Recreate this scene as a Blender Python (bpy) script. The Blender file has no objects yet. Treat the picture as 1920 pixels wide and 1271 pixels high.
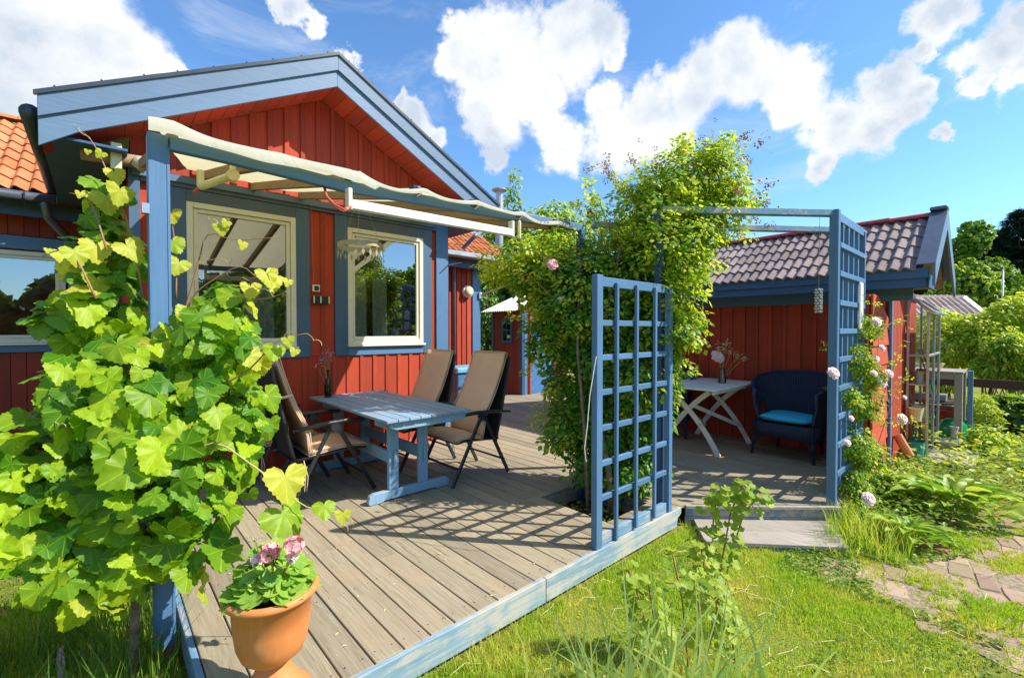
import bpy, math, random
import numpy as np
from mathutils import Vector, Matrix
random.seed(7); rng = np.random.default_rng(7)
R = math.radians
scene = bpy.context.scene
COL = scene.collection

# ------------------------------------------------------------------ camera
CAMZ = 1.55; YAW = R(47.8); PITCH = R(-1.04); FPX = 853.3
cam_d = bpy.data.cameras.new('camera'); cam = bpy.data.objects.new('camera', cam_d); COL.objects.link(cam)
cam.location = (0, 0, CAMZ); cam.rotation_euler = (R(90) + PITCH, 0, YAW - R(90))
cam_d.lens = 16.0; cam_d.sensor_width = 36.0; cam_d.clip_start = 0.05; cam_d.clip_end = 3000
scene.camera = cam

# ------------------------------------------------------------------ light
SUN = Vector((math.cos(R(44)) * 0.635, -math.cos(R(44)) * 0.773, math.sin(R(44)))).normalized()   # towards the sun
sun_d = bpy.data.lights.new('sun', 'SUN'); sun_d.energy = 3.4; sun_d.angle = R(0.5); sun_d.color = (1.0, 0.955, 0.87)
sun = bpy.data.objects.new('sun', sun_d); COL.objects.link(sun)
sun.rotation_euler = SUN.to_track_quat('Z', 'Y').to_euler(); sun.location = (8, -10, 12)
vs = scene.view_settings
vs.view_transform = 'Standard'; vs.look = 'None'; vs.exposure = 1.14; vs.gamma = 1; vs.use_curve_mapping = False
scene.cycles.max_bounces = 8; scene.cycles.transparent_max_bounces = 12
scene.cycles.diffuse_bounces = 3; scene.cycles.caustics_reflective = False; scene.cycles.caustics_refractive = False

_F = Vector((math.cos(YAW) * math.cos(PITCH), math.sin(YAW) * math.cos(PITCH), math.sin(PITCH)))
_R = Vector((math.sin(YAW), -math.cos(YAW), 0)); _U = _R.cross(_F) * 1.0
def ray(x, y): return _F * FPX + _R * (x - 960) - _U * (y - 635.5)
def aty(x, y, Y): d = ray(x, y); return Vector((0, 0, CAMZ)) + d * (Y / d.y)
def atx(x, y, X): d = ray(x, y); return Vector((0, 0, CAMZ)) + d * (X / d.x)
def atz(x, y, z=0.0): d = ray(x, y); return Vector((0, 0, CAMZ)) + d * ((z - CAMZ) / d.z)
def atd(x, y, D): return Vector((0, 0, CAMZ)) + ray(x, y) * (D / FPX)

# ------------------------------------------------------------------ node helpers
class NT:
    def __init__(s, tree): s.t = tree; s.n = tree.nodes; s.l = tree.links
    def new(s, typ, **kw):
        n = s.n.new(typ)
        for k, v in kw.items(): setattr(n, k, v)
        return n
    def set(s, sock, v):
        if v is None: return
        if isinstance(v, bpy.types.NodeSocket): s.l.new(v, sock)
        elif isinstance(v, (tuple, list)) and len(v) == 3 and sock.type == 'RGBA': sock.default_value = (*v, 1)
        else: sock.default_value = v
    def math(s, op, a, b=None, c=None, clamp=False):
        n = s.new('ShaderNodeMath', operation=op, use_clamp=clamp); s.set(n.inputs[0], a)
        if b is not None: s.set(n.inputs[1], b)
        if c is not None: s.set(n.inputs[2], c)
        return n.outputs[0]
    def vmath(s, op, a, b=None):
        n = s.new('ShaderNodeVectorMath', operation=op); s.set(n.inputs[0], a)
        if b is not None: s.set(n.inputs[1], b)
        return n.outputs['Value'] if op in ('LENGTH', 'DISTANCE', 'DOT_PRODUCT') else n.outputs[0]
    def mix(s, f, a, b, blend='MIX'):
        n = s.new('ShaderNodeMix', data_type='RGBA', blend_type=blend); s.set(n.inputs[0], f); s.set(n.inputs[6], a); s.set(n.inputs[7], b); return n.outputs[2]
    def ramp(s, f, stops, interp='LINEAR'):
        n = s.new('ShaderNodeValToRGB'); s.set(n.inputs[0], f); cr = n.color_ramp; cr.interpolation = interp
        while len(cr.elements) < len(stops): cr.elements.new(0.5)
        for e, (p, c) in zip(cr.elements, stops):
            e.position = p; e.color = (c, c, c, 1) if isinstance(c, (int, float)) else (*c, 1)
        return n.outputs[0]
    def mapr(s, f, a, b, c=0.0, d=1.0, smooth=False):
        n = s.new('ShaderNodeMapRange'); n.interpolation_type = 'SMOOTHSTEP' if smooth else 'LINEAR'
        for i, v in enumerate((f, a, b, c, d)): s.set(n.inputs[i], v)
        return n.outputs[0]
    def noise(s, vec, scale, detail=4, rough=0.55, dist=0.0):
        n = s.new('ShaderNodeTexNoise'); s.set(n.inputs['Vector'], vec); n.inputs['Scale'].default_value = scale
        n.inputs['Detail'].default_value = detail; n.inputs['Roughness'].default_value = rough; n.inputs['Distortion'].default_value = dist
        return n.outputs['Fac']
    def scalev(s, vec, sc):
        n = s.new('ShaderNodeMapping'); s.set(n.inputs[0], vec); n.inputs['Scale'].default_value = sc; return n.outputs[0]

# ------------------------------------------------------------------ world: Nishita sky with procedural cumulus
w = bpy.data.worlds.new('World'); scene.world = w; w.use_nodes = True
N = NT(w.node_tree); w.node_tree.nodes.clear()
sky = N.new('ShaderNodeTexSky', sky_type='NISHITA'); sky.sun_disc = False
sky.sun_elevation = R(44); sky.sun_rotation = math.atan2(SUN.x, SUN.y)
sky.air_density = 1.0; sky.dust_density = 0.25; sky.ozone_density = 3.0
gen = N.new('ShaderNodeTexCoord').outputs['Generated']
dirv = N.vmath('NORMALIZE', gen)
skyc = N.mix(1.0, sky.outputs[0], (0.60, 0.83, 0.98), 'MULTIPLY')
nz1 = N.noise(dirv, 3.2, 7, 0.56, 0.25); nz2 = N.noise(dirv, 9.0, 6, 0.6)
wn_ = N.new('ShaderNodeTexNoise'); N.set(wn_.inputs['Vector'], dirv); wn_.inputs['Scale'].default_value = 6.5; wn_.inputs['Detail'].default_value = 7; wn_.inputs['Roughness'].default_value = 0.62
warp = N.vmath('ADD', dirv, N.scalev(N.vmath('SUBTRACT', wn_.outputs['Color'], (0.5, 0.5, 0.5)), (0.16, 0.16, 0.16)))
CL = [(60,60,215),(190,95,125),(-40,190,150),(285,135,55),(-250,60,260),(330,150,25),
      (545,20,40),(575,45,32),(640,85,26),
      (950,110,125),(1050,70,115),(920,215,75),(855,95,60),(1120,40,75),(1145,100,36),(925,280,38),(1000,180,70),
      (780,225,48),(820,262,34),(752,192,28),
      (1400,125,105),(1300,170,100),(1485,165,80),(1190,235,115),(1060,275,62),(1260,255,75),(1560,235,85),(1640,165,72),(1710,110,32),
      (1520,310,40),(1630,245,70),(1700,190,40),(1120,180,45),(1745,272,26),
      (1745,25,80),(1850,95,90),(1910,30,90),(1810,165,45),(1890,150,60),(2000,60,160)]
field = None
for (cx, cy, r) in CL:
    d = ray(cx, cy).normalized(); d2 = ray(cx + r, cy).normalized(); d3 = ray(cx, cy - r).normalized()
    rr = ((d - d2).length + (d - d3).length) / 2
    dist = N.vmath('DISTANCE', warp, tuple(d))
    f = N.math('SUBTRACT', 1.0, N.math('DIVIDE', dist, rr * 1.08))
    field = f if field is None else N.math('SMOOTH_MAX', field, f, 0.12)
# the rest of the sky (out of frame) carries the same broken cumulus
side = N.mapr(N.vmath('DOT_PRODUCT', dirv, tuple(ray(960, 430).normalized())), 0.52, 0.40, 0, 1, True)
elev = N.new('ShaderNodeSeparateXYZ'); N.set(elev.inputs[0], dirv); ez = elev.outputs[2]
big = N.noise(dirv, 2.1, 3, 0.5)
gf = N.math('MULTIPLY', N.math('SUBTRACT', big, 0.52), 2.2)
gf = N.math('SUBTRACT', gf, N.math('MULTIPLY', N.math('SUBTRACT', 1.0, side), 5.0))
field = N.math('MAXIMUM', field, gf)
nz3 = N.noise(dirv, 26.0, 5, 0.65)
dens = N.math('ADD', field, N.math('MULTIPLY', N.math('SUBTRACT', nz1, 0.5), 1.1))
dens = N.math('ADD', dens, N.math('MULTIPLY', N.math('SUBTRACT', nz2, 0.5), 0.8))
dens = N.math('ADD', dens, N.math('MULTIPLY', N.math('SUBTRACT', nz3, 0.5), 0.35))
alpha = N.mapr(dens, 0.05, 0.40, 0, 1, True)
alpha = N.math('MULTIPLY', alpha, N.mapr(ez, 0.0, 0.08, 0, 1, True))
wisp = N.math('MULTIPLY', N.mapr(N.noise(N.scalev(dirv, (1, 1, 3)), 2.6, 6, 0.65, 0.8), 0.48, 0.80, 0, 0.5, True), N.mapr(ez, 0.05, 0.3, 0, 1))
alpha = N.math('MAXIMUM', alpha, wisp)
# relief of the cloud: noise sampled a step towards the sun
off = N.vmath('ADD', dirv, tuple(Vector((0.05, -0.03, 0.07))))
nzs = N.noise(off, 3.2, 7, 0.56, 0.25)
rel = N.math('MULTIPLY', N.math('SUBTRACT', nz1, nzs), 2.4)
shn = N.noise(off, 6.5, 6, 0.58)
thick = N.math('MULTIPLY', N.mapr(dens, 0.20, 0.95, 0.0, 0.50), N.mapr(shn, 0.34, 0.66, 0.05, 1.0))
lum = N.math('SUBTRACT', N.math('ADD', 1.0, rel), thick, clamp=False)
lum = N.math('MINIMUM', N.math('MAXIMUM', lum, 0.55), 1.02)
cloud = N.mix(N.mapr(lum, 0.55, 1.0), (2.5, 2.85, 3.35), (4.15, 4.20, 4.25))
outc = N.mix(alpha, skyc, cloud)
bg = N.new('ShaderNodeBackground'); N.set(bg.inputs[0], outc); bg.inputs[1].default_value = 0.118
wo = N.new('ShaderNodeOutputWorld'); N.l.new(bg.outputs[0], wo.inputs[0])

# ------------------------------------------------------------------ materials
MATS = {}
def mat(name, build):
    m = bpy.data.materials.new(name); m.use_nodes = True; m.node_tree.nodes.clear(); n = NT(m.node_tree)
    out = n.new('ShaderNodeOutputMaterial'); sh = build(n); n.l.new(sh, out.inputs[0]); MATS[name] = m; return m
def princ(n, col, rough=0.6, metal=0.0, bump=None, bstr=0.3, bdist=0.01, spec=0.5, **kw):
    p = n.new('ShaderNodeBsdfPrincipled'); n.set(p.inputs['Base Color'], col); n.set(p.inputs['Roughness'], rough); n.set(p.inputs['Metallic'], metal)
    n.set(p.inputs['Specular IOR Level'], spec)
    for k, v in kw.items(): n.set(p.inputs[k], v)
    if bump is not None:
        b = n.new('ShaderNodeBump'); b.inputs['Strength'].default_value = bstr; b.inputs['Distance'].default_value = bdist; n.set(b.inputs['Height'], bump); n.l.new(b.outputs[0], p.inputs['Normal'])
    return p.outputs[0]
def ocoord(n): return n.new('ShaderNodeTexCoord').outputs['Object']
def orand(n): return n.new('ShaderNodeObjectInfo').outputs['Random']
def offs(n, amt=37.0):
    r = orand(n); cmb = n.new('ShaderNodeCombineXYZ'); 
    for i in range(3): n.set(cmb.inputs[i], n.math('MULTIPLY', r, amt * (1 + 0.3 * i)))
    return n.vmath('ADD', ocoord(n), cmb.outputs[0])

def painted(name, base, worn=None, wear=0.0, axis='z', rough=0.55, var=0.12, grain=0.5, dirt=0.25):
    """painted timber: per-piece tone, grain relief, faint dirt, optional bare wood showing through"""
    def b(n):
        v = offs(n); sc = {'z': (22, 22, 1.2), 'x': (1.2, 22, 22), 'y': (22, 1.2, 22)}[axis]
        g = n.noise(n.scalev(v, sc), 3.0, 5, 0.6, 0.4); big = n.noise(v, 2.3, 4, 0.6)
        c = n.mix(n.mapr(g, 0.3, 0.75), tuple(x * (1 - 0.22 * grain) for x in base), tuple(min(1, x * (1 + 0.14 * grain)) for x in base))
        c = n.mix(n.math('MULTIPLY', n.mapr(big, 0.42, 0.75), dirt), c, tuple(x * 0.62 + 0.012 for x in base))
        c = n.mix(1.0, c, n.ramp(orand(n), [(0, (1 - var,) * 3), (1, (1 + var,) * 3)]), 'MULTIPLY')
        if wear > 0:
            m1 = n.noise(n.scalev(v, tuple(x * 0.35 for x in sc)), 4.0, 6, 0.7, 0.6); m2 = n.noise(v, 3.1, 5, 0.65)
            mk = n.mapr(n.math('ADD', n.math('MULTIPLY', m1, 0.6), n.math('MULTIPLY', m2, 0.5)), 0.62 - wear * 0.14, 0.70 - wear * 0.10, 0, 1, True)
            c = n.mix(mk, c, worn)
        return princ(n, c, rough, bump=g, bstr=0.35, bdist=0.004)
    return mat(name, b)

BLUE = (0.085, 0.190, 0.345)
painted('blue_paint', BLUE, axis='z', rough=0.5)
painted('blue_paint_y', BLUE, axis='y', rough=0.5)
painted('blue_paint_x', BLUE, axis='x', rough=0.5)
painted('blue_gray_paint', (0.115, 0.19, 0.295), axis='x', rough=0.5, dirt=0.35)
painted('blue_paint_shaded', (0.065, 0.135, 0.235), axis='z', rough=0.5)  # house blue darkened: sailcloth shade put into the trim colour
painted('blue_grey_shaded', (0.075, 0.115, 0.165), axis='x', rough=0.5, dirt=0.4)  # upper wall trims: shade under the cloth painted in as a darker, greyer blue
painted('navy_paint', (0.035, 0.095, 0.215), axis='y', rough=0.5)
painted('blue_worn', (0.15, 0.29, 0.43), (0.42, 0.38, 0.33), 0.75, axis='x', rough=0.65, dirt=0.3)
painted('blue_worn_y', (0.13, 0.25, 0.40), (0.40, 0.36, 0.33), 0.55, axis='y', rough=0.65, dirt=0.4)
painted('table_blue', (0.20, 0.37, 0.52), (0.33, 0.36, 0.40), 0.35, axis='z', rough=0.6, dirt=0.25)
painted('table_top_blue', (0.20, 0.35, 0.52), (0.27, 0.27, 0.33), 0.70, axis='y', rough=0.6, dirt=0.4)
painted('grey_blue_worn', (0.15, 0.23, 0.29), (0.33, 0.29, 0.24), 0.95, axis='x', rough=0.8, dirt=0.5, grain=1.3)
painted('fascia_pale', (0.21, 0.33, 0.42), (0.43, 0.42, 0.37), 0.90, axis='x', rough=0.7, dirt=0.2, grain=1.0)
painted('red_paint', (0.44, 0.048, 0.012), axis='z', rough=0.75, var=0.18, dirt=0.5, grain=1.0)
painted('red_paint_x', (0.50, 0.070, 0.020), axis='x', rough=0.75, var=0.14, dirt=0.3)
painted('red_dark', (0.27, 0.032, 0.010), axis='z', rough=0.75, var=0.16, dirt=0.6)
painted('cream_paint', (0.74, 0.70, 0.56), axis='x', rough=0.45, var=0.03, grain=0.2, dirt=0.2)
painted('white_paint', (0.80, 0.78, 0.72), (0.5, 0.47, 0.4), 0.1, axis='y', rough=0.5, var=0.05, grain=0.4, dirt=0.2)
painted('raw_wood', (0.30, 0.20, 0.11), axis='y', rough=0.8, var=0.15, grain=1.4)
painted('grey_wood', (0.36, 0.31, 0.25), axis='y', rough=0.85, var=0.2, grain=1.4, dirt=0.5)
painted('brown_rail', (0.075, 0.032, 0.020), axis='y', rough=0.8)

def b_deck(n):
    v = offs(n); g = n.noise(n.scalev(v, (26, 1.1, 26)), 2.6, 6, 0.62, 0.9); fine = n.noise(n.scalev(v, (130, 4.0, 130)), 2.0, 4, 0.6)
    blot = n.noise(v, 2.2, 5, 0.62); blot2 = n.noise(v, 9.0, 4, 0.6)
    c = n.ramp(g, [(0.25, (0.205, 0.165, 0.108)), (0.47, (0.305, 0.255, 0.175)), (0.75, (0.400, 0.350, 0.255))])
    c = n.mix(n.mapr(blot, 0.45, 0.72, 0, 0.6), c, (0.36, 0.27, 0.18))
    c = n.mix(n.mapr(blot2, 0.55, 0.8, 0, 0.45), c, (0.27, 0.27, 0.215))
    ring = n.new('ShaderNodeTexVoronoi'); n.set(ring.inputs['Vector'], n.scalev(v, (2.4, 1.0, 1))); ring.inputs['Scale'].default_value = 1.5
    knot = n.mapr(ring.outputs['Distance'], 0.03, 0.10, 1, 0, True)
    c = n.mix(n.math('MULTIPLY', knot, 0.55), c, (0.20, 0.13, 0.075))
    crack = n.mapr(n.noise(n.scalev(v, (60, 1.6, 60)), 1.6, 3, 0.5, 1.2), 0.30, 0.335, 1, 0, True)
    c = n.mix(n.math('MULTIPLY', crack, 0.6), c, (0.075, 0.06, 0.045))
    c = n.mix(1.0, c, n.ramp(orand(n), [(0, (0.80, 0.80, 0.80)), (0.5, (1.0, 0.985, 0.96)), (1, (1.17, 1.14, 1.08))]), 'MULTIPLY')
    h = n.math('SUBTRACT', n.math('ADD', n.math('MULTIPLY', g, 0.5), n.math('MULTIPLY', fine, 0.3)), n.math('MULTIPLY', crack, 0.5))
    return princ(n, c, 0.78, bump=h, bstr=0.55, bdist=0.006, spec=0.3)
mat('deck_wood', b_deck)

def plain(name, col, rough=0.5, metal=0.0, nz=0.12, scale=12, bstr=0.15, spec=0.5, var=0.0, **kw):
    def b(n):
        v = offs(n); g = n.noise(v, scale, 4, 0.6)
        c = n.mix(n.mapr(g, 0.35, 0.7), tuple(x * (1 - nz) for x in col), tuple(min(1, x * (1 + nz)) for x in col))
        if var: c = n.mix(1.0, c, n.ramp(orand(n), [(0, (1 - var,) * 3), (1, (1 + var,) * 3)]), 'MULTIPLY')
        return princ(n, c, rough, metal, bump=g, bstr=bstr, bdist=0.003, spec=spec, **kw)
    return mat(name, b)
plain('black_metal', (0.025, 0.026, 0.030), 0.32, 0.0, 0.2, 30)
plain('chair_mesh', (0.012, 0.013, 0.012), 0.8, 0, 0.1, 200)
plain('dark_metal', (0.045, 0.055, 0.070), 0.35, 0.1)
plain('gutter_metal', (0.11, 0.125, 0.15), 0.3, 0.3)
plain('zinc', (0.42, 0.44, 0.46), 0.4, 0.5, 0.15, 6)
plain('steel', (0.55, 0.55, 0.56), 0.3, 0.8)
plain('white_plastic', (0.80, 0.78, 0.70), 0.35)
plain('cream_plastic', (0.78, 0.68, 0.40), 0.35)
plain('white_metal', (0.80, 0.78, 0.70), 0.35)
plain('red_cable', (0.45, 0.09, 0.06), 0.5)
plain('bamboo', (0.42, 0.34, 0.20), 0.7)
def b_terra(n):
    v = ocoord(n); sp = n.new('ShaderNodeSeparateXYZ'); n.set(sp.inputs[0], v); a = n.noise(v, 9, 5, 0.65); st = n.noise(n.scalev(v, (14, 14, 2.5)), 2.0, 5, 0.6)
    c = n.mix(n.mapr(a, 0.3, 0.75), (0.62, 0.20, 0.058), (0.70, 0.255, 0.085)); c = n.mix(n.mapr(st, 0.56, 0.80, 0, 0.40), c, (0.74, 0.46, 0.28)); c = n.mix(n.mapr(n.noise(v, 3, 4), 0.55, 0.8, 0, 0.35), c, (0.40, 0.13, 0.045))
    return princ(n, c, 0.55, bump=a, bstr=0.15, bdist=0.003, spec=0.35)
mat('terracotta', b_terra)
plain('soil', (0.035, 0.024, 0.016), 0.95, 0, 0.5, 40, 1.0)
plain('green_plastic', (0.012, 0.30, 0.085), 0.3)
plain('teal_plastic', (0.03, 0.30, 0.26), 0.35)
plain('red_plastic', (0.28, 0.02, 0.02), 0.4)
plain('stone_grey', (0.50, 0.47, 0.43), 0.8, 0, 0.2, 20, 0.5)
plain('bark', (0.20, 0.145, 0.095), 0.9, 0, 0.4, 25, 1.0)
plain('stem_green', (0.22, 0.25, 0.06), 0.6)
plain('stem_red', (0.30, 0.16, 0.07), 0.6)
plain('stem_tan', (0.45, 0.38, 0.16), 0.6)
plain('room_dark', (0.55, 0.54, 0.50), 0.9)
plain('room_light', (0.55, 0.60, 0.66), 0.9)
plain('box_blue', (0.055, 0.17, 0.36), 0.5)
plain('lid_blue', (0.16, 0.42, 0.62), 0.4)
plain('petal_pink', (0.95, 0.40, 0.42), 0.6, 0, 0.10, 30, var=0.05)
plain('petal_pale', (0.95, 0.62, 0.58), 0.6, 0, 0.07, 30, var=0.05)
plain('petal_deep', (0.78, 0.30, 0.36), 0.6, 0, 0.10, 30)
plain('petal_purple', (0.45, 0.22, 0.55), 0.6)
plain('petal_cream', (0.72, 0.60, 0.30), 0.7)
plain('brick_red', (0.34, 0.12, 0.07), 0.9, 0, 0.25, 20, 0.5)
plain('flag_yellow', (0.8, 0.55, 0.05), 0.7)
plain('flag_blue', (0.05, 0.22, 0.50), 0.7)
plain('blind_white', (0.72, 0.76, 0.78), 0.9)

def b_cloth(col, col2):
    def b(n):
        v = ocoord(n); g = n.math('ADD', n.math('MULTIPLY', n.noise(v, 2.2, 5, 0.6), 0.6), n.math('MULTIPLY', n.noise(n.scalev(v, (9, 2.5, 6)), 1.6, 6, 0.65, 1.5), 0.4)); f = n.noise(v, 160, 2, 0.5)
        c = n.mix(n.mapr(g, 0.4, 0.75), col, col2); s = princ(n, n.mix(n.mapr(n.noise(v, 5, 6, 0.7), 0.58, 0.75, 0, 0.45), c, (0.42, 0.36, 0.22)), 0.9, bump=n.math('ADD', n.math('MULTIPLY', f, 0.05), g), bstr=0.8, bdist=0.02, spec=0.2)
        t = n.new('ShaderNodeBsdfTranslucent'); n.set(t.inputs[0], (0.80, 0.72, 0.42)); m = n.new('ShaderNodeMixShader'); m.inputs[0].default_value = 0.48
        n.l.new(s, m.inputs[1]); n.l.new(t.outputs[0], m.inputs[2]); return m.outputs[0]
    return b
mat('sailcloth', b_cloth((0.80, 0.77, 0.67), (0.70, 0.66, 0.54)))
def b_fabric(col, sc=220, wr=6):
    def b(n):
        v = offs(n); a = n.noise(n.scalev(v, (1, 1, 1)), sc, 2, 0.5); g = n.noise(v, wr, 4, 0.55)
        c = n.mix(a, tuple(x * 0.86 for x in col), tuple(min(1, x * 1.10) for x in col)); c = n.mix(n.mapr(g, 0.4, 0.75, 0, 0.3), c, tuple(x * 0.8 for x in col))
        return princ(n, c, 0.9, bump=n.math('ADD', n.math('MULTIPLY', a, 0.12), g), bstr=0.5, bdist=0.006, spec=0.15)
    return b
mat('cushion_tan', b_fabric((0.78, 0.50, 0.345)))
mat('cushion_edge', b_fabric((0.72, 0.54, 0.38)))
mat('cushion_aqua', b_fabric((0.06, 0.55, 0.80), 150, 9))
def b_wicker(n):
    tc = n.new('ShaderNodeTexCoord').outputs['UV']
    def wave(direction, scale):
        x = n.new('ShaderNodeTexWave', wave_type='BANDS', bands_direction=direction, wave_profile='SIN'); n.set(x.inputs[0], tc); x.inputs['Scale'].default_value = scale; return x.outputs['Fac']
    a = wave('X', 22); b = wave('Y', 34)
    h = n.math('MAXIMUM', a, n.math('MULTIPLY', b, 0.7))
    c = n.ramp(h, [(0.2, (0.006, 0.012, 0.03)), (0.9, (0.030, 0.050, 0.105))])
    return princ(n, c, 0.45, bump=h, bstr=0.9, bdist=0.006)
mat('wicker_blue', b_wicker)
plain('wicker_cane', (0.022, 0.036, 0.075), 0.45)

def b_glass(n):
    p = n.new('ShaderNodeBsdfGlossy'); p.inputs['Roughness'].default_value = 0.01; p.inputs[0].default_value = (0.95, 0.97, 1, 1)
    t = n.new('ShaderNodeBsdfTransparent'); t.inputs[0].default_value = (0.86, 0.92, 0.92, 1); m = n.new('ShaderNodeMixShader')
    fr = n.new('ShaderNodeFresnel'); fr.inputs[0].default_value = 1.75
    bm = n.new('ShaderNodeBump'); bm.inputs['Strength'].default_value = 0.02; bm.inputs['Distance'].default_value = 0.02; n.set(bm.inputs['Height'], n.noise(ocoord(n), 1.5, 2))
    n.l.new(bm.outputs[0], p.inputs['Normal'])
    n.set(m.inputs[0], n.math('ADD', n.math('MULTIPLY', fr.outputs[0], 1.6), 0.20)); n.l.new(t.outputs[0], m.inputs[1]); n.l.new(p.outputs[0], m.inputs[2]); return m.outputs[0]
mat('window_glass', b_glass)
def b_glass2(tint, add):
    def b(n):
        p = n.new('ShaderNodeBsdfGlossy'); p.inputs['Roughness'].default_value = 0.03; t = n.new('ShaderNodeBsdfTransparent'); t.inputs[0].default_value = (*tint, 1)
        fr = n.new('ShaderNodeFresnel'); fr.inputs[0].default_value = 1.45; m = n.new('ShaderNodeMixShader'); n.set(m.inputs[0], n.math('ADD', fr.outputs[0], add)); n.l.new(t.outputs[0], m.inputs[1]); n.l.new(p.outputs[0], m.inputs[2]); return m.outputs[0]
    return b
mat('green_glass', b_glass2((0.50, 0.66, 0.12), 0.02)); mat('clear_glass', b_glass2((0.90, 0.95, 0.92), 0.03))

def b_tile(c1, c2, moss):
    def b(n):
        v = offs(n); g = n.noise(v, 14, 5, 0.65); m = n.noise(v, 3.0, 4, 0.6)
        c = n.mix(n.mapr(g, 0.35, 0.7), c1, c2); c = n.mix(n.mapr(m, 0.48, 0.72, 0, 0.7), c, moss)
        c = n.mix(1.0, c, n.ramp(orand(n), [(0, (0.78,) * 3), (1, (1.22,) * 3)]), 'MULTIPLY')
        return princ(n, c, 0.92, bump=g, bstr=0.7, bdist=0.005, spec=0.15)
    return b
mat('clay_tile', b_tile((0.60, 0.20, 0.075), (0.50, 0.16, 0.065), (0.42, 0.27, 0.16)))
mat('concrete_tile', b_tile((0.30, 0.235, 0.225), (0.215, 0.165, 0.16), (0.27, 0.20, 0.15)))
mat('pale_tile', b_tile((0.62, 0.47, 0.40), (0.52, 0.39, 0.33), (0.46, 0.40, 0.30)))
plain('ridge_red', (0.40, 0.055, 0.045), 0.5, var=0.1)
mat('paver', b_tile((0.41, 0.285, 0.20), (0.34, 0.235, 0.165), (0.33, 0.27, 0.14)))
plain('path_soil', (0.30, 0.225, 0.145), 0.95, 0, 0.35, 30, 1.0)
def b_ground(n):
    v = ocoord(n); a = n.noise(v, 1.3, 5, 0.6); b2 = n.noise(v, 30, 4, 0.7)
    c = n.ramp(n.math('ADD', n.math('MULTIPLY', a, 0.6), n.math('MULTIPLY', b2, 0.4)), [(0.35, (0.10, 0.125, 0.02)), (0.5, (0.22, 0.24, 0.04)), (0.62, (0.30, 0.26, 0.075))])
    return princ(n, c, 0.95, bump=b2, bstr=1.0, bdist=0.02, spec=0.1)
mat('ground_lawn', b_ground)

def b_leaf(c_lo, c_hi, trans, tr=0.35, rough=0.42, vein=True, island=False, spec=0.26, patch=None):
    def b(n):
        if island: rnd = n.new('ShaderNodeNewGeometry').outputs['Random Per Island']
        else: rnd = orand(n)
        uv = n.new('ShaderNodeTexCoord').outputs['UV']
        c = n.mix(rnd, c_lo, c_hi)
        if patch:
            pn_ = n.math('ADD', n.math('MULTIPLY', n.noise(ocoord(n), 2.2, 5, 0.65), 0.7), n.math('MULTIPLY', n.noise(ocoord(n), 11.0, 3, 0.6), 0.3))
            c = n.mix(n.mapr(pn_, 0.46, 0.66, 0, 0.75), c, patch)
        h = None
        if vein:
            sp = n.new('ShaderNodeSeparateXYZ'); n.set(sp.inputs[0], uv)
            ang = n.math('ARCTAN2', sp.outputs[0], n.math('MULTIPLY', sp.outputs[1], -1.0))
            rad = n.vmath('LENGTH', uv)
            v1 = n.math('POWER', n.math('ABSOLUTE', n.math('COSINE', n.math('MULTIPLY', ang, 3.35))), n.math('ADD', 12.0, n.math('MULTIPLY', rad, 420.0)))
            v2 = n.math('SINE', n.math('ADD', n.math('MULTIPLY', rad, 85.0), n.math('MULTIPLY', n.math('ABSOLUTE', n.math('SINE', n.math('MULTIPLY', ang, 3.35))), -6.0)))
            c = n.mix(n.math('MULTIPLY', v1, 0.45), c, tuple(min(1, x * 1.5 + 0.03) for x in c_hi))
            c = n.mix(n.mapr(n.noise(uv, 9, 4, 0.6), 0.4, 0.75, 0, 0.35), c, tuple(x * 0.7 for x in c_lo))
            h = n.math('ADD', n.math('MULTIPLY', v1, -0.7), n.math('MULTIPLY', n.noise(uv, 16, 3, 0.5), 0.5))
        s = princ(n, c, rough, bump=h, bstr=0.35, bdist=0.003, spec=spec)
        t = n.new('ShaderNodeBsdfTranslucent'); n.set(t.inputs[0], n.mix(1.0, c, trans, 'MULTIPLY')); m = n.new('ShaderNodeMixShader'); m.inputs[0].default_value = tr
        n.l.new(s, m.inputs[1]); n.l.new(t.outputs[0], m.inputs[2]); return m.outputs[0]
    return b
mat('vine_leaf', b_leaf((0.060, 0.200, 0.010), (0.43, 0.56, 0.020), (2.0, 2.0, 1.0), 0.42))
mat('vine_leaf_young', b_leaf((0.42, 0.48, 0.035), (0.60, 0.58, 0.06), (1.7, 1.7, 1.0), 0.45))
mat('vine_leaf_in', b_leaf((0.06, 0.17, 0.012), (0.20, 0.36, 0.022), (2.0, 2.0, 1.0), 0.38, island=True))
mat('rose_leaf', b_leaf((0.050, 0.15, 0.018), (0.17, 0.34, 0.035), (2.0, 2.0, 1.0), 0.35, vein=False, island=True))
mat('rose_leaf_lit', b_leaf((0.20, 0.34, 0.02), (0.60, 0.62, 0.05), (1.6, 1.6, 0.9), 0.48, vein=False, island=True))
mat('bronze_leaf', b_leaf((0.16, 0.08, 0.035), (0.34, 0.22, 0.08), (1.2, 1.0, 0.9), 0.3, vein=False, island=True))
mat('shrub_leaf', b_leaf((0.20, 0.32, 0.03), (0.44, 0.50, 0.06), (1.7, 1.7, 0.9), 0.42, vein=True))
mat('pelargonium_leaf', b_leaf((0.16, 0.34, 0.04), (0.40, 0.54, 0.08), (1.8, 1.8, 0.9), 0.35, vein=True))
mat('hosta_leaf', b_leaf((0.16, 0.33, 0.035), (0.46, 0.55, 0.09), (1.6, 1.6, 0.9), 0.35, vein=False))
mat('hedge_leaf', b_leaf((0.26, 0.38, 0.03), (0.62, 0.64, 0.09), (1.7, 1.7, 0.9), 0.40, vein=False, island=True))
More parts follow.
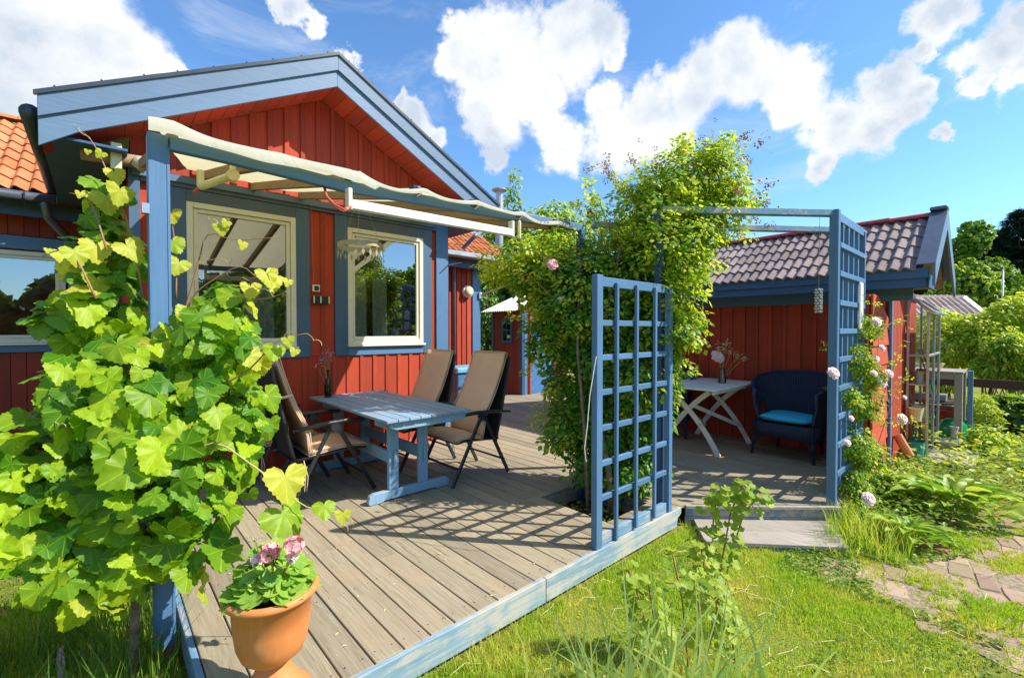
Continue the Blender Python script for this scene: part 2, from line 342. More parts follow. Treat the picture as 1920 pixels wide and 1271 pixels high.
mat('dark_leaf', b_leaf((0.025, 0.075, 0.014), (0.09, 0.17, 0.025), (1.8, 1.8, 0.9), 0.30, vein=False, island=True))
mat('birch_leaf', b_leaf((0.09, 0.20, 0.02), (0.28, 0.40, 0.045), (1.7, 1.7, 0.9), 0.35, vein=False, island=True))
mat('spruce_needle', b_leaf((0.010, 0.030, 0.012), (0.028, 0.065, 0.020), (1.5, 1.5, 1), 0.12, vein=False, island=True))
mat('grass_blade', b_leaf((0.20, 0.35, 0.015), (0.50, 0.60, 0.06), (1.7, 1.7, 0.9), 0.38, patch=(0.68, 0.56, 0.17), vein=False, island=True, rough=0.55, spec=0.3))
mat('grass_dark', b_leaf((0.07, 0.16, 0.02), (0.22, 0.34, 0.05), (1.7, 1.7, 0.9), 0.38, vein=False, island=True, rough=0.5, spec=0.3))
mat('reed_blade', b_leaf((0.30, 0.46, 0.12), (0.60, 0.62, 0.22), (1.6, 1.6, 0.9), 0.35, vein=False, rough=0.5))
mat('weed_leaf', b_leaf((0.10, 0.20, 0.02), (0.28, 0.38, 0.05), (1.7, 1.7, 0.9), 0.38, vein=False, island=True))

# ------------------------------------------------------------------ mesh helpers
class MB:
    def __init__(s): s.v = []; s.f = []; s.uv = None
    def add(s, V, F):
        o = len(s.v); s.v.extend([tuple(p) for p in V]); s.f.extend([tuple(i + o for i in f) for f in F]); return s
    def box(s, x0, x1, y0, y1, z0, z1):
        return s.add([(x0,y0,z0),(x1,y0,z0),(x1,y1,z0),(x0,y1,z0),(x0,y0,z1),(x1,y0,z1),(x1,y1,z1),(x0,y1,z1)],
                     [(0,3,2,1),(4,5,6,7),(0,1,5,4),(1,2,6,5),(2,3,7,6),(3,0,4,7)])
    def bar(s, p, q, w, h, up=(0, 0, 1)):
        p = Vector(p); q = Vector(q); d = (q - p).normalized(); up = Vector(up)
        if abs(d.dot(up)) > 0.98: up = Vector((1, 0, 0)) if abs(d.x) < 0.9 else Vector((0, 1, 0))
        a = d.cross(up).normalized(); b = a.cross(d).normalized(); V = []
        for c in (p, q):
            for i, j in ((-1,-1),(1,-1),(1,1),(-1,1)): V.append(c + a * (w / 2 * i) + b * (h / 2 * j))
        return s.add(V, [(3,2,1,0),(4,5,6,7),(0,1,5,4),(1,2,6,5),(2,3,7,6),(3,0,4,7)])
    def poly(s, pts, dvec):
        """prism: polygon extruded by a vector"""
        n = len(pts); d = Vector(dvec); V = [Vector(p) for p in pts] + [Vector(p) + d for p in pts]
        return s.add(V, [tuple(range(n - 1, -1, -1)), tuple(range(n, 2 * n))] + [(i, (i + 1) % n, n + (i + 1) % n, n + i) for i in range(n)])
    def tube(s, pts, r, n=8, caps=True):
        pts = [Vector(p) for p in pts]; rs = r if isinstance(r, (list, tuple)) else [r] * len(pts); V = []; F = []; a = None
        for i, p in enumerate(pts):
            d = (pts[min(i + 1, len(pts) - 1)] - pts[max(i - 1, 0)]).normalized()
            if a is None: a = d.orthogonal().normalized()
            a = (a - d * a.dot(d)); a = a.normalized() if a.length > 1e-6 else d.orthogonal().normalized(); b = d.cross(a)
            for k in range(n): t = 2 * math.pi * k / n; V.append(p + (a * math.cos(t) + b * math.sin(t)) * rs[i])
        for i in range(len(pts) - 1):
            for k in range(n): F.append((i*n+k, i*n+(k+1)%n, (i+1)*n+(k+1)%n, (i+1)*n+k))
        if caps: F.append(tuple(range(n - 1, -1, -1))); F.append(tuple(range((len(pts)-1)*n, len(pts)*n)))
        return s.add(V, F)
    def lathe(s, prof, n=20, c=(0, 0, 0), caps=True):
        V = []; F = []; m = len(prof)
        for r, z in prof:
            for k in range(n): t = 2 * math.pi * k / n; V.append((c[0] + r * math.cos(t), c[1] + r * math.sin(t), c[2] + z))
        for i in range(m - 1):
            for k in range(n): F.append((i*n+k, i*n+(k+1)%n, (i+1)*n+(k+1)%n, (i+1)*n+k))
        if caps: F.append(tuple(range(n - 1, -1, -1))); F.append(tuple(range((m-1)*n, m*n)))
        return s.add(V, F)
    def mesh(s, name, m, smooth=False):
        me = bpy.data.meshes.new(name); me.from_pydata(s.v, [], s.f)
        if m: me.materials.append(MATS[m])
        if smooth: me.polygons.foreach_set('use_smooth', [True] * len(me.polygons))
        me.update(); return me
WL = {}
def link(o, parent=None, M=None):
    COL.objects.link(o); M = M or Matrix.Identity(4)
    if parent is not None: o.parent = parent; o.matrix_local = WL[parent.name].inverted() @ M
    else: o.matrix_local = M
    WL[o.name] = M; return o
def tag(o, label=None, cat=None, group=None, kind=None):
    for k, v in (('label', label), ('category', cat), ('group', group), ('kind', kind)):
        if v: o[k] = v
    return o
def thing(name, label, cat, loc=(0, 0, 0), rz=0.0, group=None, kind=None):
    o = bpy.data.objects.new(name, None); o.empty_display_size = 0.1
    link(o, None, Matrix.Translation(loc) @ Matrix.Rotation(rz, 4, 'Z')); return tag(o, label, cat, group, kind)
def part(name, mb, m, parent=None, smooth=False, bevel=0.0, local=False, label=None, kind=None, seg=1):
    """mesh in world coordinates (or the parent's own when local) as a part"""
    me = mb.mesh(name, m, smooth) if isinstance(mb, MB) else mb
    o = bpy.data.objects.new(name, me)
    if local and parent is not None: link(o, parent, WL[parent.name].copy())
    else: link(o, parent)
    if bevel:
        b = o.modifiers.new('bevel', 'BEVEL'); b.width = bevel; b.segments = seg; b.limit_method = 'ANGLE'; b.angle_limit = R(40)
    return tag(o, label, None, None, kind)
def inst(name, me, parent, M, bevel=0.0):
    o = bpy.data.objects.new(name, me); link(o, parent, M)
    if bevel: b = o.modifiers.new('bevel', 'BEVEL'); b.width = bevel; b.segments = 1; b.limit_method = 'ANGLE'
    return o
def board(name, parent, m, x0, x1, y0, y1, z0, z1, bevel=0.0025):
    """a board centred on its own origin so the grain and tone differ from board to board"""
    c = Vector(((x0+x1)/2, (y0+y1)/2, (z0+z1)/2)); mb = MB().box(x0-c.x, x1-c.x, y0-c.y, y1-c.y, z0-c.z, z1-c.z)
    o = bpy.data.objects.new(name, mb.mesh(name, m)); link(o, parent, Matrix.Translation(c))
    if bevel: b = o.modifiers.new('bevel', 'BEVEL'); b.width = bevel; b.segments = 1
    return o
def barp(name, parent, m, p, q, w, h, up=(0, 0, 1), bevel=0.003, label=None):
    c = (Vector(p) + Vector(q)) / 2; mb = MB().bar(Vector(p) - c, Vector(q) - c, w, h, up)
    o = bpy.data.objects.new(name, mb.mesh(name, m)); link(o, parent, Matrix.Translation(c))
    if bevel: b = o.modifiers.new('bevel', 'BEVEL'); b.width = bevel; b.segments = 1
    return tag(o, label)
def polyp(name, parent, m, pts, dvec, bevel=0.0):
    c = sum((Vector(p) for p in pts), Vector()) / len(pts); mb = MB().poly([Vector(p) - c for p in pts], dvec)
    o = bpy.data.objects.new(name, mb.mesh(name, m)); link(o, parent, Matrix.Translation(c))
    if bevel: b = o.modifiers.new('bevel', 'BEVEL'); b.width = bevel; b.segments = 1; b.limit_method = 'ANGLE'
    return o

def copy_tree(root, loc, rz, label):
    """copies a thing, its parts and their sub-parts"""
    M = Matrix.Translation(loc) @ Matrix.Rotation(rz, 4, 'Z')
    def rec(o, parent):
        c = o.copy(); COL.objects.link(c); c.parent = parent
        if parent is None: c.matrix_local = M; WL[c.name] = M
        else: WL[c.name] = WL[parent.name] @ o.matrix_local
        for ch in [x for x in KIDS.get(o.name, [])]: rec(ch, c)
        return c
    KIDS = {}
    for o in bpy.data.objects:
        if o.parent: KIDS.setdefault(o.parent.name, []).append(o)
    r = rec(root, None); r['label'] = label; return r

# ---- foliage: many small leaf faces joined with numpy
def leaf_tmpl(kind):
    """(verts, faces) of one leaf: stalk at the origin, tip towards -Y, upper side +Z"""
    if kind == 'vine' or kind == 'vine2':
        V = [(0, 0, 0)]; n = 42; s0 = 1.0
        for k in range(n):
            t = (k + 0.5) / n * 2 * math.pi; a = t - math.pi          # 0 = tip
            aa = abs(a); lob = 0.74 + 0.13 * max(0, math.cos(aa * 3.25)) ** 0.8 + 0.09 * math.exp(-(aa / 0.35) ** 2)
            if aa > 2.55: lob *= max(0.22, 1 - (aa - 2.55) * 1.35)
            r = lob * (1 + 0.045 * (1 if k % 2 else -1)) * 0.5
            x = r * math.sin(a) * 1.12; y = -r * math.cos(a) * 1.12 - 0.04
            z = -0.42 * (x * x + y * y) + 0.045 * math.cos(aa * 6.6) * r * 2 + (0.30 * abs(x) - 0.25 * y * y if kind == 'vine2' else 0.05 * math.sin(7 * x + 2) * r)
            V.append((x, y, z))
        return V, [(0, i + 1, (i + 1) % n + 1) for i in range(n) if i != n - 1]
    if kind == 'round':       # pelargonium / currant
        V = [(0, 0, 0)]; n = 18
        for k in range(n):
            t = (k + 0.5) / n * 2 * math.pi; a = t - math.pi; aa = abs(a); r = 0.5 * (0.9 + 0.10 * math.cos(aa * 5) + (0.04 if k % 2 else -0.04))
            if aa > 2.7: r *= 0.45
            x = r * math.sin(a); y = -r * math.cos(a) - 0.12; V.append((x, y, 0.22 * r * r * 2 + 0.06 * math.cos(aa * 5) * r))
        return V, [(0, i + 1, (i + 1) % n + 1) for i in range(n)]
    if kind == 'leaflet':     # a sprig with five rose leaflets
        V = []; F = []
        for (cx, cy, s, an) in ((0, -0.55, 0.50, 0), (0.2, -0.34, 0.42, 0.9), (-0.2, -0.34, 0.42, -0.9), (0.17, -0.08, 0.34, 1.1), (-0.17, -0.08, 0.34, -1.1)):
            o = len(V); ca, sa = math.cos(an), math.sin(an)
            for (x, y, z) in ((0, 0, 0), (0.34, -0.45, -0.04), (0, -0.5, 0.05), (-0.34, -0.45, -0.04), (0, -1, -0.12)):
                x *= s; y *= s; V.append((cx + x * ca - y * sa, cy + x * sa + y * ca, z * s))
            F += [(o, o+1, o+2), (o, o+2, o+3), (o+1, o+4, o+2), (o+2, o+4, o+3)]
        return V, F
    if kind == 'oval':
        return [(0,0,0),(0.24,-0.35,0.05),(0,-0.4,-0.02),(-0.24,-0.35,0.05),(0.16,-0.75,0.0),(0,-0.8,-0.05),(-0.16,-0.75,0.0),(0,-1,-0.14)], [(0,1,2),(0,2,3),(1,4,5,2),(2,5,6,3),(4,7,5),(5,7,6)]
    if kind == 'hosta':
        V = []; F = []; rows = [(0, 0.03, 0), (0.15, 0.20, 0.10), (0.35, 0.29, 0.16), (0.58, 0.26, 0.14), (0.8, 0.16, 0.03), (1.0, 0.01, -0.14)]
        for (t, wd, z) in rows: V += [(-wd, -t, z + 0.06), (-wd * 0.5, -t, z - 0.0), (0, -t, z - 0.045), (wd * 0.5, -t, z - 0.0), (wd, -t, z + 0.06)]
        for i in range(5):
            for k in range(4): F.append((i*5+k, i*5+k+1, (i+1)*5+k+1, (i+1)*5+k))
        return V, F
    if kind == 'clump':       # three crossed leaf faces for far trees
        V = []; F = []
        for k in range(3):
            a = k * 2.1; o = len(V)
            for (x, y) in ((-0.5, 0.1), (0.05, 0.5), (0.5, -0.05), (-0.05, -0.5)):
                V.append((x * math.cos(a) + 0.2 * math.sin(a), y, x * math.sin(a)))
            F.append((o, o+1, o+2, o+3))
        return V, F
    if kind == 'spray':       # drooping spruce twig
        V = []; F = []
        for k in range(5):
            a = -0.7 + 0.35 * k; o = len(V); V += [(0, 0, 0), (0.5*math.sin(a)+0.06, -0.5*math.cos(a), -0.05), (math.sin(a), -math.cos(a), -0.3), (0.5*math.sin(a)-0.06, -0.5*math.cos(a), -0.05)]; F.append((o, o+1, o+2, o+3))
        return V, F
def leaf_mesh(kind, m):
    V, F = leaf_tmpl(kind); me = bpy.data.meshes.new('leaf_shape'); me.from_pydata(V, [], F); me.materials.append(MATS[m])
    me.polygons.foreach_set('use_smooth', [True] * len(me.polygons))
    uv = me.uv_layers.new(name='UVMap'); co = np.array(V)
    idx = np.array([l.vertex_index for l in me.loops]); uv.data.foreach_set('uv', co[idx][:, :2].astype(np.float32).ravel()); me.update(); return me
def basis(nrm, down, roll=None):
    """rows X,Y,Z for arrays of normals (Z) and tip directions (-Y)"""
    Z = nrm / np.linalg.norm(nrm, axis=1, keepdims=True); Y = -(down - Z * np.sum(down * Z, axis=1, keepdims=True)); ln = np.linalg.norm(Y, axis=1, keepdims=True)
    Y = np.where(ln > 1e-4, Y / np.maximum(ln, 1e-4), np.array([[0.0, 1.0, 0.0]])); X = np.cross(Y, Z); return X, Y, Z
def scatter(name, kind, P, nrm, down, size, m, parent=None, kindtag='stuff', smooth=True):
    V, F = leaf_tmpl(kind); V = np.array(V); n = len(P); X, Y, Z = basis(nrm, down); size = np.broadcast_to(np.asarray(size, float), (n,))
    W = P[:, None, :] + size[:, None, None] * (V[None, :, 0:1] * X[:, None, :] + V[None, :, 1:2] * Y[:, None, :] + V[None, :, 2:3] * Z[:, None, :])
    W = W.reshape(-1, 3); lv = np.concatenate([np.array(f) for f in F]); tot = np.array([len(f) for f in F])
    loops = (lv[None, :] + (np.arange(n) * len(V))[:, None]).ravel(); totals = np.tile(tot, n); starts = np.concatenate([[0], np.cumsum(totals)[:-1]])
    me = bpy.data.meshes.new(name); me.vertices.add(len(W)); me.vertices.foreach_set('co', W.astype(np.float32).ravel())
    me.loops.add(len(loops)); me.loops.foreach_set('vertex_index', loops.astype(np.int32)); me.polygons.add(len(totals))
    me.polygons.foreach_set('loop_start', starts.astype(np.int32)); me.polygons.foreach_set('loop_total', totals.astype(np.int32))
    me.polygons.foreach_set('use_smooth', np.full(len(totals), smooth)); me.materials.append(MATS[m])
    uv = me.uv_layers.new(name='UVMap'); uv.data.foreach_set('uv', np.tile(V[lv][:, :2], (n, 1)).astype(np.float32).ravel())
    me.update(); me.validate(); o = bpy.data.objects.new(name, me); link(o, parent)
    if kindtag: o['kind'] = kindtag
    return o
def rnd_unit(n): v = rng.normal(size=(n, 3)); return v / np.linalg.norm(v, axis=1, keepdims=True)
SUNV = np.array(SUN)
def blob_pts(blobs, n, shell=0.55):
    """points through overlapping ellipsoids, crowded towards the outside; returns points and outward directions"""
    vol = np.array([b[3] * b[4] * b[5] for b in blobs]) ** 0.75; ci = rng.choice(len(blobs), n, p=vol / vol.sum()); B = np.array(blobs)[ci]
    u = rnd_unit(n); r = shell + (1 - shell) * rng.random(n) ** 0.6 + rng.normal(size=n) * 0.05; return B[:, :3] + u * r[:, None] * B[:, 3:6], u, r
def foliage(name, kind, blobs, n, size, m, parent=None, shell=0.5, up=0.5, sun=0.5, jit=0.7, droop=0.9, kindtag='stuff', outw=0.8):
    P, u, r = blob_pts(blobs, n, shell); nr = u * outw + np.array([0, 0, up]) + SUNV * sun + rnd_unit(n) * jit
    dn = np.tile(np.array([[0, 0, -droop]]), (n, 1)) + u * 0.6 + rnd_unit(n) * 0.6
    return scatter(name, kind, P, nr, dn, size * rng.uniform(0.65, 1.3, n), m, parent, kindtag)

# ================================================================== SETTING
GZ = -0.19
mb = MB(); mb.box(-300, 600, -300, 600, -1.2, GZ)
gobj = part('ground', mb, 'ground_lawn'); tag(gobj, kind='structure')

# ---- timber deck
deck = thing('deck', None, None, (0.33, 1.95, 0), kind='structure')
def deck_start(x):
    if x < 3.87: return 1.978
    if x < 4.86: return 1.975 - (x - 3.87) * 0.955
    return 1.03
def deck_end(x): return 5.50 if x < 3.76 else 8.20
nb = int((9.0 - 0.335) / 0.15)
for i in range(nb):
    x0 = 0.338 + 0.15 * i; x1 = x0 + 0.1420; xm = (x0 + x1) / 2
    ys, ye = (deck_start(x0), deck_start(x1)), deck_end(xm)
    if x0 > 6.9: ys, ye = (5.2, 5.2), 8.2
    spans = [(ys, ye)]
    if 3.03 < xm < 3.64: spans = [(ys, 2.20), ((2.95, 2.95), ye)]
    for (a, b) in spans:
        cuts = [b]
        if b - a[0] > 2.2:
            c = random.uniform(a[0] + 0.8, b - 0.8); cuts = [c, b]
        s = a
        for c in cuts:
            dz = random.uniform(-0.0012, 0.0012)
            polyp('deck_board', deck, 'deck_wood', [(x0, s[0], -0.028 + dz), (x1, s[1], -0.028 + dz), (x1, c - 0.0015, -0.028 + dz), (x0, c - 0.0015, -0.028 + dz)], (0, 0, 0.028), 0.003)
            s = (c + 0.0015, c + 0.0015)
nails = MB()
for i in range(44):
    x0 = 0.338 + 0.15 * i
    for y in (2.05, 2.65, 3.25, 3.85, 4.45, 5.05):
        if 3.03 < x0 < 3.64 and 2.1 < y < 3.0: continue
        if y < deck_start(x0) + 0.05: continue
        for dx in (0.03, 0.115): nails.lathe([(0.0035, 0.0), (0.0035, 0.0022)], 6, (x0 + dx, y + random.uniform(-.012, .012), 0.0))
part('nails', nails, 'black_metal', deck, kind='stuff')
board('fascia_board', deck, 'fascia_pale', 0.303, 2.05, 1.945, 1.974, -0.150, 0.001)
polyp('fascia_board', deck, 'fascia_pale', [(2.054, 1.945, -0.150), (3.70, 1.945, -0.150), (3.715, 1.945, -0.08), (3.775, 1.945, -0.055), (3.775, 1.945, 0.001), (2.054, 1.945, 0.001)], (0, 0.029, 0), 0.003)
board('fascia_board', deck, 'blue_worn_y', 0.303, 0.332, 1.978, 5.48, -0.150, 0.0005)
board('joist', deck, 'grey_wood', 0.36, 3.72, 1.99, 2.03, -0.185, -0.03)
A, B = Vector((3.86, 1.955, 0)), Vector((4.84, 1.02, 0)); dn = Vector((-0.69, -0.72, 0)).normalized()
for (z, h, o, m) in ((-0.066, 0.072, 0.0, 'grey_blue_worn'), (-0.145, 0.078, 0.008, 'grey_blue_worn')):
    barp('riser_board', deck, m, A + dn * (0.004 - o) + Vector((0, 0, z)), B + dn * (0.004 - o) + Vector((0, 0, z)), 0.022, h)
barp('edge_board', deck, 'grey_wood', A + dn * 0.012 + Vector((0, 0, -0.0155)), B + dn * 0.012 + Vector((0, 0, -0.0155)), 0.036, 0.028)
for (a, b) in (((3.03, 2.20), (3.64, 2.20)), ((3.03, 2.95), (3.64, 2.95)), ((3.03, 2.20), (3.03, 2.95)), ((3.64, 2.20), (3.64, 2.95))):
    barp('hole_frame', deck, 'grey_wood', (*a, -0.09), (*b, -0.09), 0.02, 0.12)
mb = MB().box(3.04, 3.63, 2.21, 2.94, GZ - 0.01, GZ + 0.03); tag(part('planting_soil', mb, 'soil'), kind='structure')

# step in front of the arch
st = thing('wooden_step', 'low weathered wooden step below the patio entrance arch', 'step', atz(1450, 1000, GZ))
z = -0.125
P1, P2, P3, P4 = atz(1322, 1014, z), atz(1592, 1026, z), atz(1562, 976, z), atz(1300, 972, z)
def lerp(a, b, t): return a + (b - a) * t
for k in range(2):
    a, b = k / 2 + 0.004, (k + 1) / 2 - 0.004
    pts = [lerp(P1, P4, a), lerp(P2, P3, a), lerp(P2, P3, b), lerp(P1, P4, b)]
    polyp('tread_board', st, 'grey_wood', [p - Vector((0, 0, 0.028)) for p in pts], (0, 0, 0.028), 0.003)
d = (P4 - P1).normalized() * 0.03
barp('front_board', st, 'grey_blue_worn', P1 + d + Vector((0.0, 0, -0.070)), lerp(P1, P2, 0.93) + d + Vector((0, 0, -0.070)), 0.025, 0.082)

# ================================================================== HOUSE
house = thing('house', 'red timber house with blue trim, gabled front and clay tiled wings', 'house', (1.98, 5.52, GZ))
AX, AZ, SL = 1.98, 4.60, 0.53
def rz_(x): return AZ - SL * abs(x - AX)
YW = 5.52; YB = 5.05
hs = WL[house.name]
# gable wall: backing sheet with window openings
WIN = [(0.65, 1.67, 1.37, 2.83), (2.27, 3.33, 1.38, 2.82)]
wm = MB()
xs = [0.23, 0.65, 1.67, 2.27, 3.33, 3.73]
for i in range(5):
    x0, x1 = xs[i], xs[i+1]; zt = lambda x: rz_(x) - 0.34
    if i in (1, 3):
        wn = WIN[0] if i == 1 else WIN[1]
        wm.box(x0, x1, YW + 0.03, YW + 0.13, -0.15, wn[2]); pts = [(x0, YW + 0.03, wn[3]), (x1, YW + 0.03, wn[3]), (x1, YW + 0.03, zt(x1))]
        pts += [(x0, YW + 0.03, zt(x0))]; wm.poly(pts, (0, 0.1, 0))
    else:
        pts = [(x0, YW + 0.03, -0.15), (x1, YW + 0.03, -0.15), (x1, YW + 0.03, zt(x1))]
        if x0 < AX < x1: pts.append((AX, YW + 0.03, zt(AX)))
        pts.append((x0, YW + 0.03, zt(x0))); wm.poly(pts, (0, 0.1, 0))
wm.box(0.23, 0.33, YW + 0.13, 8.25, -0.15, 3.3); wm.box(3.63, 3.73, YW + 0.13, 8.25, -0.15, 3.3)
gw = part('gable_wall', wm, 'red_paint', house)
pitch = 0.1725; nbd = 21
def seg_board(nm, x0, x1, z0, z1, y0, y1, m='red_paint'):
    """board whose top may follow the roof slope (z1 = None)"""
    if x1 - x0 < 0.01: return
    if z1 is not None: return board(nm, gw, m, x0, x1, y0, y1, z0, z1, 0.002)
    pts = [(x0, y0, z0), (x1, y0, z0), (x1, y0, rz_(x1) - 0.335)]
    if x0 < AX < x1: pts.append((AX, y0, rz_(AX) - 0.335))
    pts.append((x0, y0, rz_(x0) - 0.335)); polyp(nm, gw, m, pts, (0, y1 - y0, 0), 0.002)
for i in range(nbd):
    x0 = 0.205 + pitch * i; x1 = x0 + pitch; c0, c1 = max(x0 + 0.002, 0.23), min(x1 - 0.002, 3.73)
    if c1 - c0 < 0.02: continue
    seg_board('siding_board', c0, c1, -0.14, 1.247, YW + 0.008, YW + 0.028)
    seg_board('siding_board', c0, c1, 3.072, None, YW + 0.008, YW + 0.028)
    bx0, bx1 = x0 - 0.024, x0 + 0.024
    if bx0 > 0.23: 
        seg_board('batten', bx0, bx1, 3.072, None, YW - 0.014, YW + 0.007)
        seg_board('batten', bx0, bx1, -0.14, 1.247, YW - 0.006, YW + 0.007)
for (a, b) in ((1.825, 1.965), (1.969, 2.108), (3.472, 3.538), (0.232, 0.30)):
    board('siding_board', gw, 'red_paint', a, b, YW + 0.006, YW + 0.028, 1.25, 2.95)
board('batten', gw, 'red_paint', 1.945, 1.99, YW - 0.010, YW + 0.005, 1.25, 2.95)
# trim
def trim(x0, x1, z0, z1, y=YW - 0.018, m='blue_paint_shaded', t=0.03): board('trim_board', house, m, x0, x1, y, y + t, z0, z1)
for (wx0, wx1, wz0, wz1), (tx0, tx1) in zip(WIN, ((0.50, 1.822), (2.112, 3.47))):
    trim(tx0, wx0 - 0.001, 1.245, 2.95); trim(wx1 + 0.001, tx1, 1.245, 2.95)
    trim(wx0, wx1, wz1 + 0.001, 2.95, m='blue_grey_shaded'); trim(wx0, wx1, 1.245, wz0 - 0.001, m='blue_paint_x')
trim(0.30, 3.54, 2.953, 3.068, YW - 0.03, 'blue_grey_shaded', 0.045)
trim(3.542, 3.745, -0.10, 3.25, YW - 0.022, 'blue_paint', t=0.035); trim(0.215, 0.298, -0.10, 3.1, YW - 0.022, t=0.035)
# windows
def window(x0, x1, z0, z1, Y, mullion=None):
    wnd = part('window', MB().box(x0, x1, Y + 0.03, Y + 0.05, z0, z0 + 0.03), 'cream_paint', house)
    f = 0.055
    for (a, b, c, d2) in ((x0, x0 + f, z0, z1), (x1 - f, x1, z0, z1), (x0 + f, x1 - f, z1 - f, z1), (x0 + f, x1 - f, z0, z0 + f)):
        board('frame', wnd, 'cream_paint', a, b, Y - 0.012, Y + 0.06, c, d2, 0.004)
    g = 0.04; a0, a1, b0, b1 = x0 + f + .002, x1 - f - .002, z0 + f + .002, z1 - f - .002
    for (a, b, c, d2) in ((a0, a0 + g, b0, b1), (a1 - g, a1, b0, b1), (a0 + g, a1 - g, b1 - g, b1), (a0 + g, a1 - g, b0, b0 + g)):
        board('sash', wnd, 'cream_paint', a, b, Y + 0.008, Y + 0.05, c, d2, 0.004)
    board('sill', wnd, 'cream_paint', x0 - 0.012, x1 + 0.015, Y - 0.05, Y + 0.0, z0 - 0.028, z0 + 0.0, 0.004)
    if mullion: board('mullion', wnd, 'cream_paint', mullion - .02, mullion + .02, Y + 0.008, Y + 0.05, b0 + g, b1 - g, 0.004)
    me = MB(); me.add([(a0 + g, Y + 0.03, b0 + g), (a1 - g, Y + 0.03, b0 + g), (a1 - g, Y + 0.03, b1 - g), (a0 + g, Y + 0.03, b1 - g)], [(0, 1, 2, 3)])
    part('pane', me, 'window_glass', wnd); return wnd
w1 = window(*WIN[0], YW - 0.01); w2 = window(*WIN[1], YW - 0.01)
# interior
rm = MB().box(0.34, 3.62, 8.0, 8.1, -0.1, 3.1).box(0.34, 3.62, 5.66, 8.0, -0.1, 0.0).box(0.34, 3.62, 5.66, 8.0, 3.0, 3.08)
part('room', rm, 'room_dark', house)
def curtain(x0, x1, z0, z1, y, m, amp=0.02, n=30):
    V = []; F = []
    for i in range(n + 1):
        x = x0 + (x1 - x0) * i / n; yy = y + amp * math.sin(i * 1.25) + amp * 0.5 * math.sin(i * 2.3)
        V += [(x, yy, z0), (x, yy + 0.01, z1)]
    for i in range(n): F.append((2*i, 2*i+2, 2*i+3, 2*i+1))
    return part('curtain', MB().add(V, F), m, house, smooth=True)
curtain(2.36, 2.55, 1.46, 2.24, 5.60, 'blind_white', 0.010); curtain(2.64, 2.84, 1.46, 2.24, 5.61, 'blind_white', 0.008)
curtain(1.16, 1.46, 1.46, 2.06, 5.61, 'room_light', 0.010); curtain(0.74, 0.86, 1.48, 2.7, 5.72, 'room_light', 0.02)
part('window_pot', MB().lathe([(0.05, 0), (0.065, 0.12)], 16, (3.02, 5.74, 1.47)), 'white_plastic', house)
# roof of the gable
rf = MB()
for s in (-1, 1):
    xe = AX + s * 2.31; pts = [(AX, YB + 0.03, AZ - 0.02), (xe, YB + 0.03, rz_(xe) - 0.02), (xe, YB + 0.03, rz_(xe) - 0.10), (AX, YB + 0.03, AZ - 0.10)]
    rf.poly(pts if s > 0 else pts[::-1], (0, 6.0, 0))
roof = part('gable_roof', rf, 'dark_metal', house)
for s in (-1, 1):
    xe = AX + s * 2.31
    pts = [(AX, YB - 0.028, AZ), (xe, YB - 0.028, rz_(xe)), (xe, YB - 0.028, rz_(xe) - 0.19), (AX, YB - 0.028, AZ - 0.19)]
    polyp('barge_board', roof, 'blue_gray_paint', pts, (0, 0.024, 0), 0.003)
    xk = AX + s * 2.09
    pts = [(AX, YB - 0.002, AZ - 0.175), (xe, YB - 0.002, rz_(xe) - 0.175), (xe, YB - 0.002, rz_(xe) - 0.405), (xk, YB - 0.002, rz_(xk) - 0.36), (AX, YB - 0.002, AZ - 0.36)]
    polyp('barge_board', roof, 'blue_gray_paint', pts, (0, 0.024, 0), 0.003)
    # dark verge flashing in overlapping lengths with screws
    n = 3
    for k in range(n):
        xa, xb = AX + s * 2.33 * k / n, AX + s * 2.33 * (k + 1) / n
        mbv = MB(); zz = 0.004 + 0.002 * k
        a = Vector((xa, YB - 0.045, rz_(xa) + zz)); b = Vector((xb, YB - 0.045, rz_(xb) + zz))
        mbv.add([a, b, b + Vector((0, 0.12, 0.03)), a + Vector((0, 0.12, 0.03)), a - Vector((0, 0, 0.035)), b - Vector((0, 0, 0.035)), b + Vector((0, 0.12, 0.0)), a + Vector((0, 0.12, 0.0))],
                [(0,1,2,3),(4,7,6,5),(0,4,5,1),(1,5,6,2),(2,6,7,3),(3,7,4,0)])
        part('verge_flashing', mbv, 'dark_metal', roof)
        for t in (0.15, 0.5, 0.85):
            p = a.lerp(b, t); part('screw', MB().lathe([(0.008, 0), (0.008, 0.004), (0.003, 0.012)], 8, (p.x, p.y + 0.005, p.z + 0.002)), 'gutter_metal', roof)
    # soffit boards under the overhang
    L = 2.0; k = 0; x = AX
    while abs(x - AX) < 2.22:
        xa, xb = x, x + s * 0.128
        pts = [(xa + s * .002, YB + 0.03, rz_(xa + s * .002) - 0.335), (xb - s * .002, YB + 0.03, rz_(xb - s * .002) - 0.335), (xb - s * .002, YB + 0.03, rz_(xb - s * .002) - 0.318), (xa + s * .002, YB + 0.03, rz_(xa + s * .002) - 0.318)]
        polyp('soffit_board', roof, 'red_paint', pts, (0, YW - YB - 0.03, 0), 0.002); x = xb
# left eave: box and gutter running back
for s in (-1, 1):
    xe = AX + s * 2.31; mbe = MB().bar((xe - s * 0.015, YB + 0.04, rz_(xe) - 0.13), (xe - s * 0.015, 7.7, rz_(xe) - 0.13), 0.025, 0.19)
    part('eave_board', mbe, 'navy_paint', roof)
    part('eave_soffit', MB().box(min(xe, AX + s * 1.78), max(xe, AX + s * 1.78), YB + 0.05, 7.7, rz_(xe) - 0.30, rz_(xe) - 0.28), 'navy_paint', roof)
    part('gutter', MB().tube([(xe + s * 0.05, YB + 0.10, rz_(xe) - 0.13), (xe + s * 0.05, 7.6, rz_(xe) - 0.16)], 0.062, 12), 'dark_metal', roof, smooth=True)

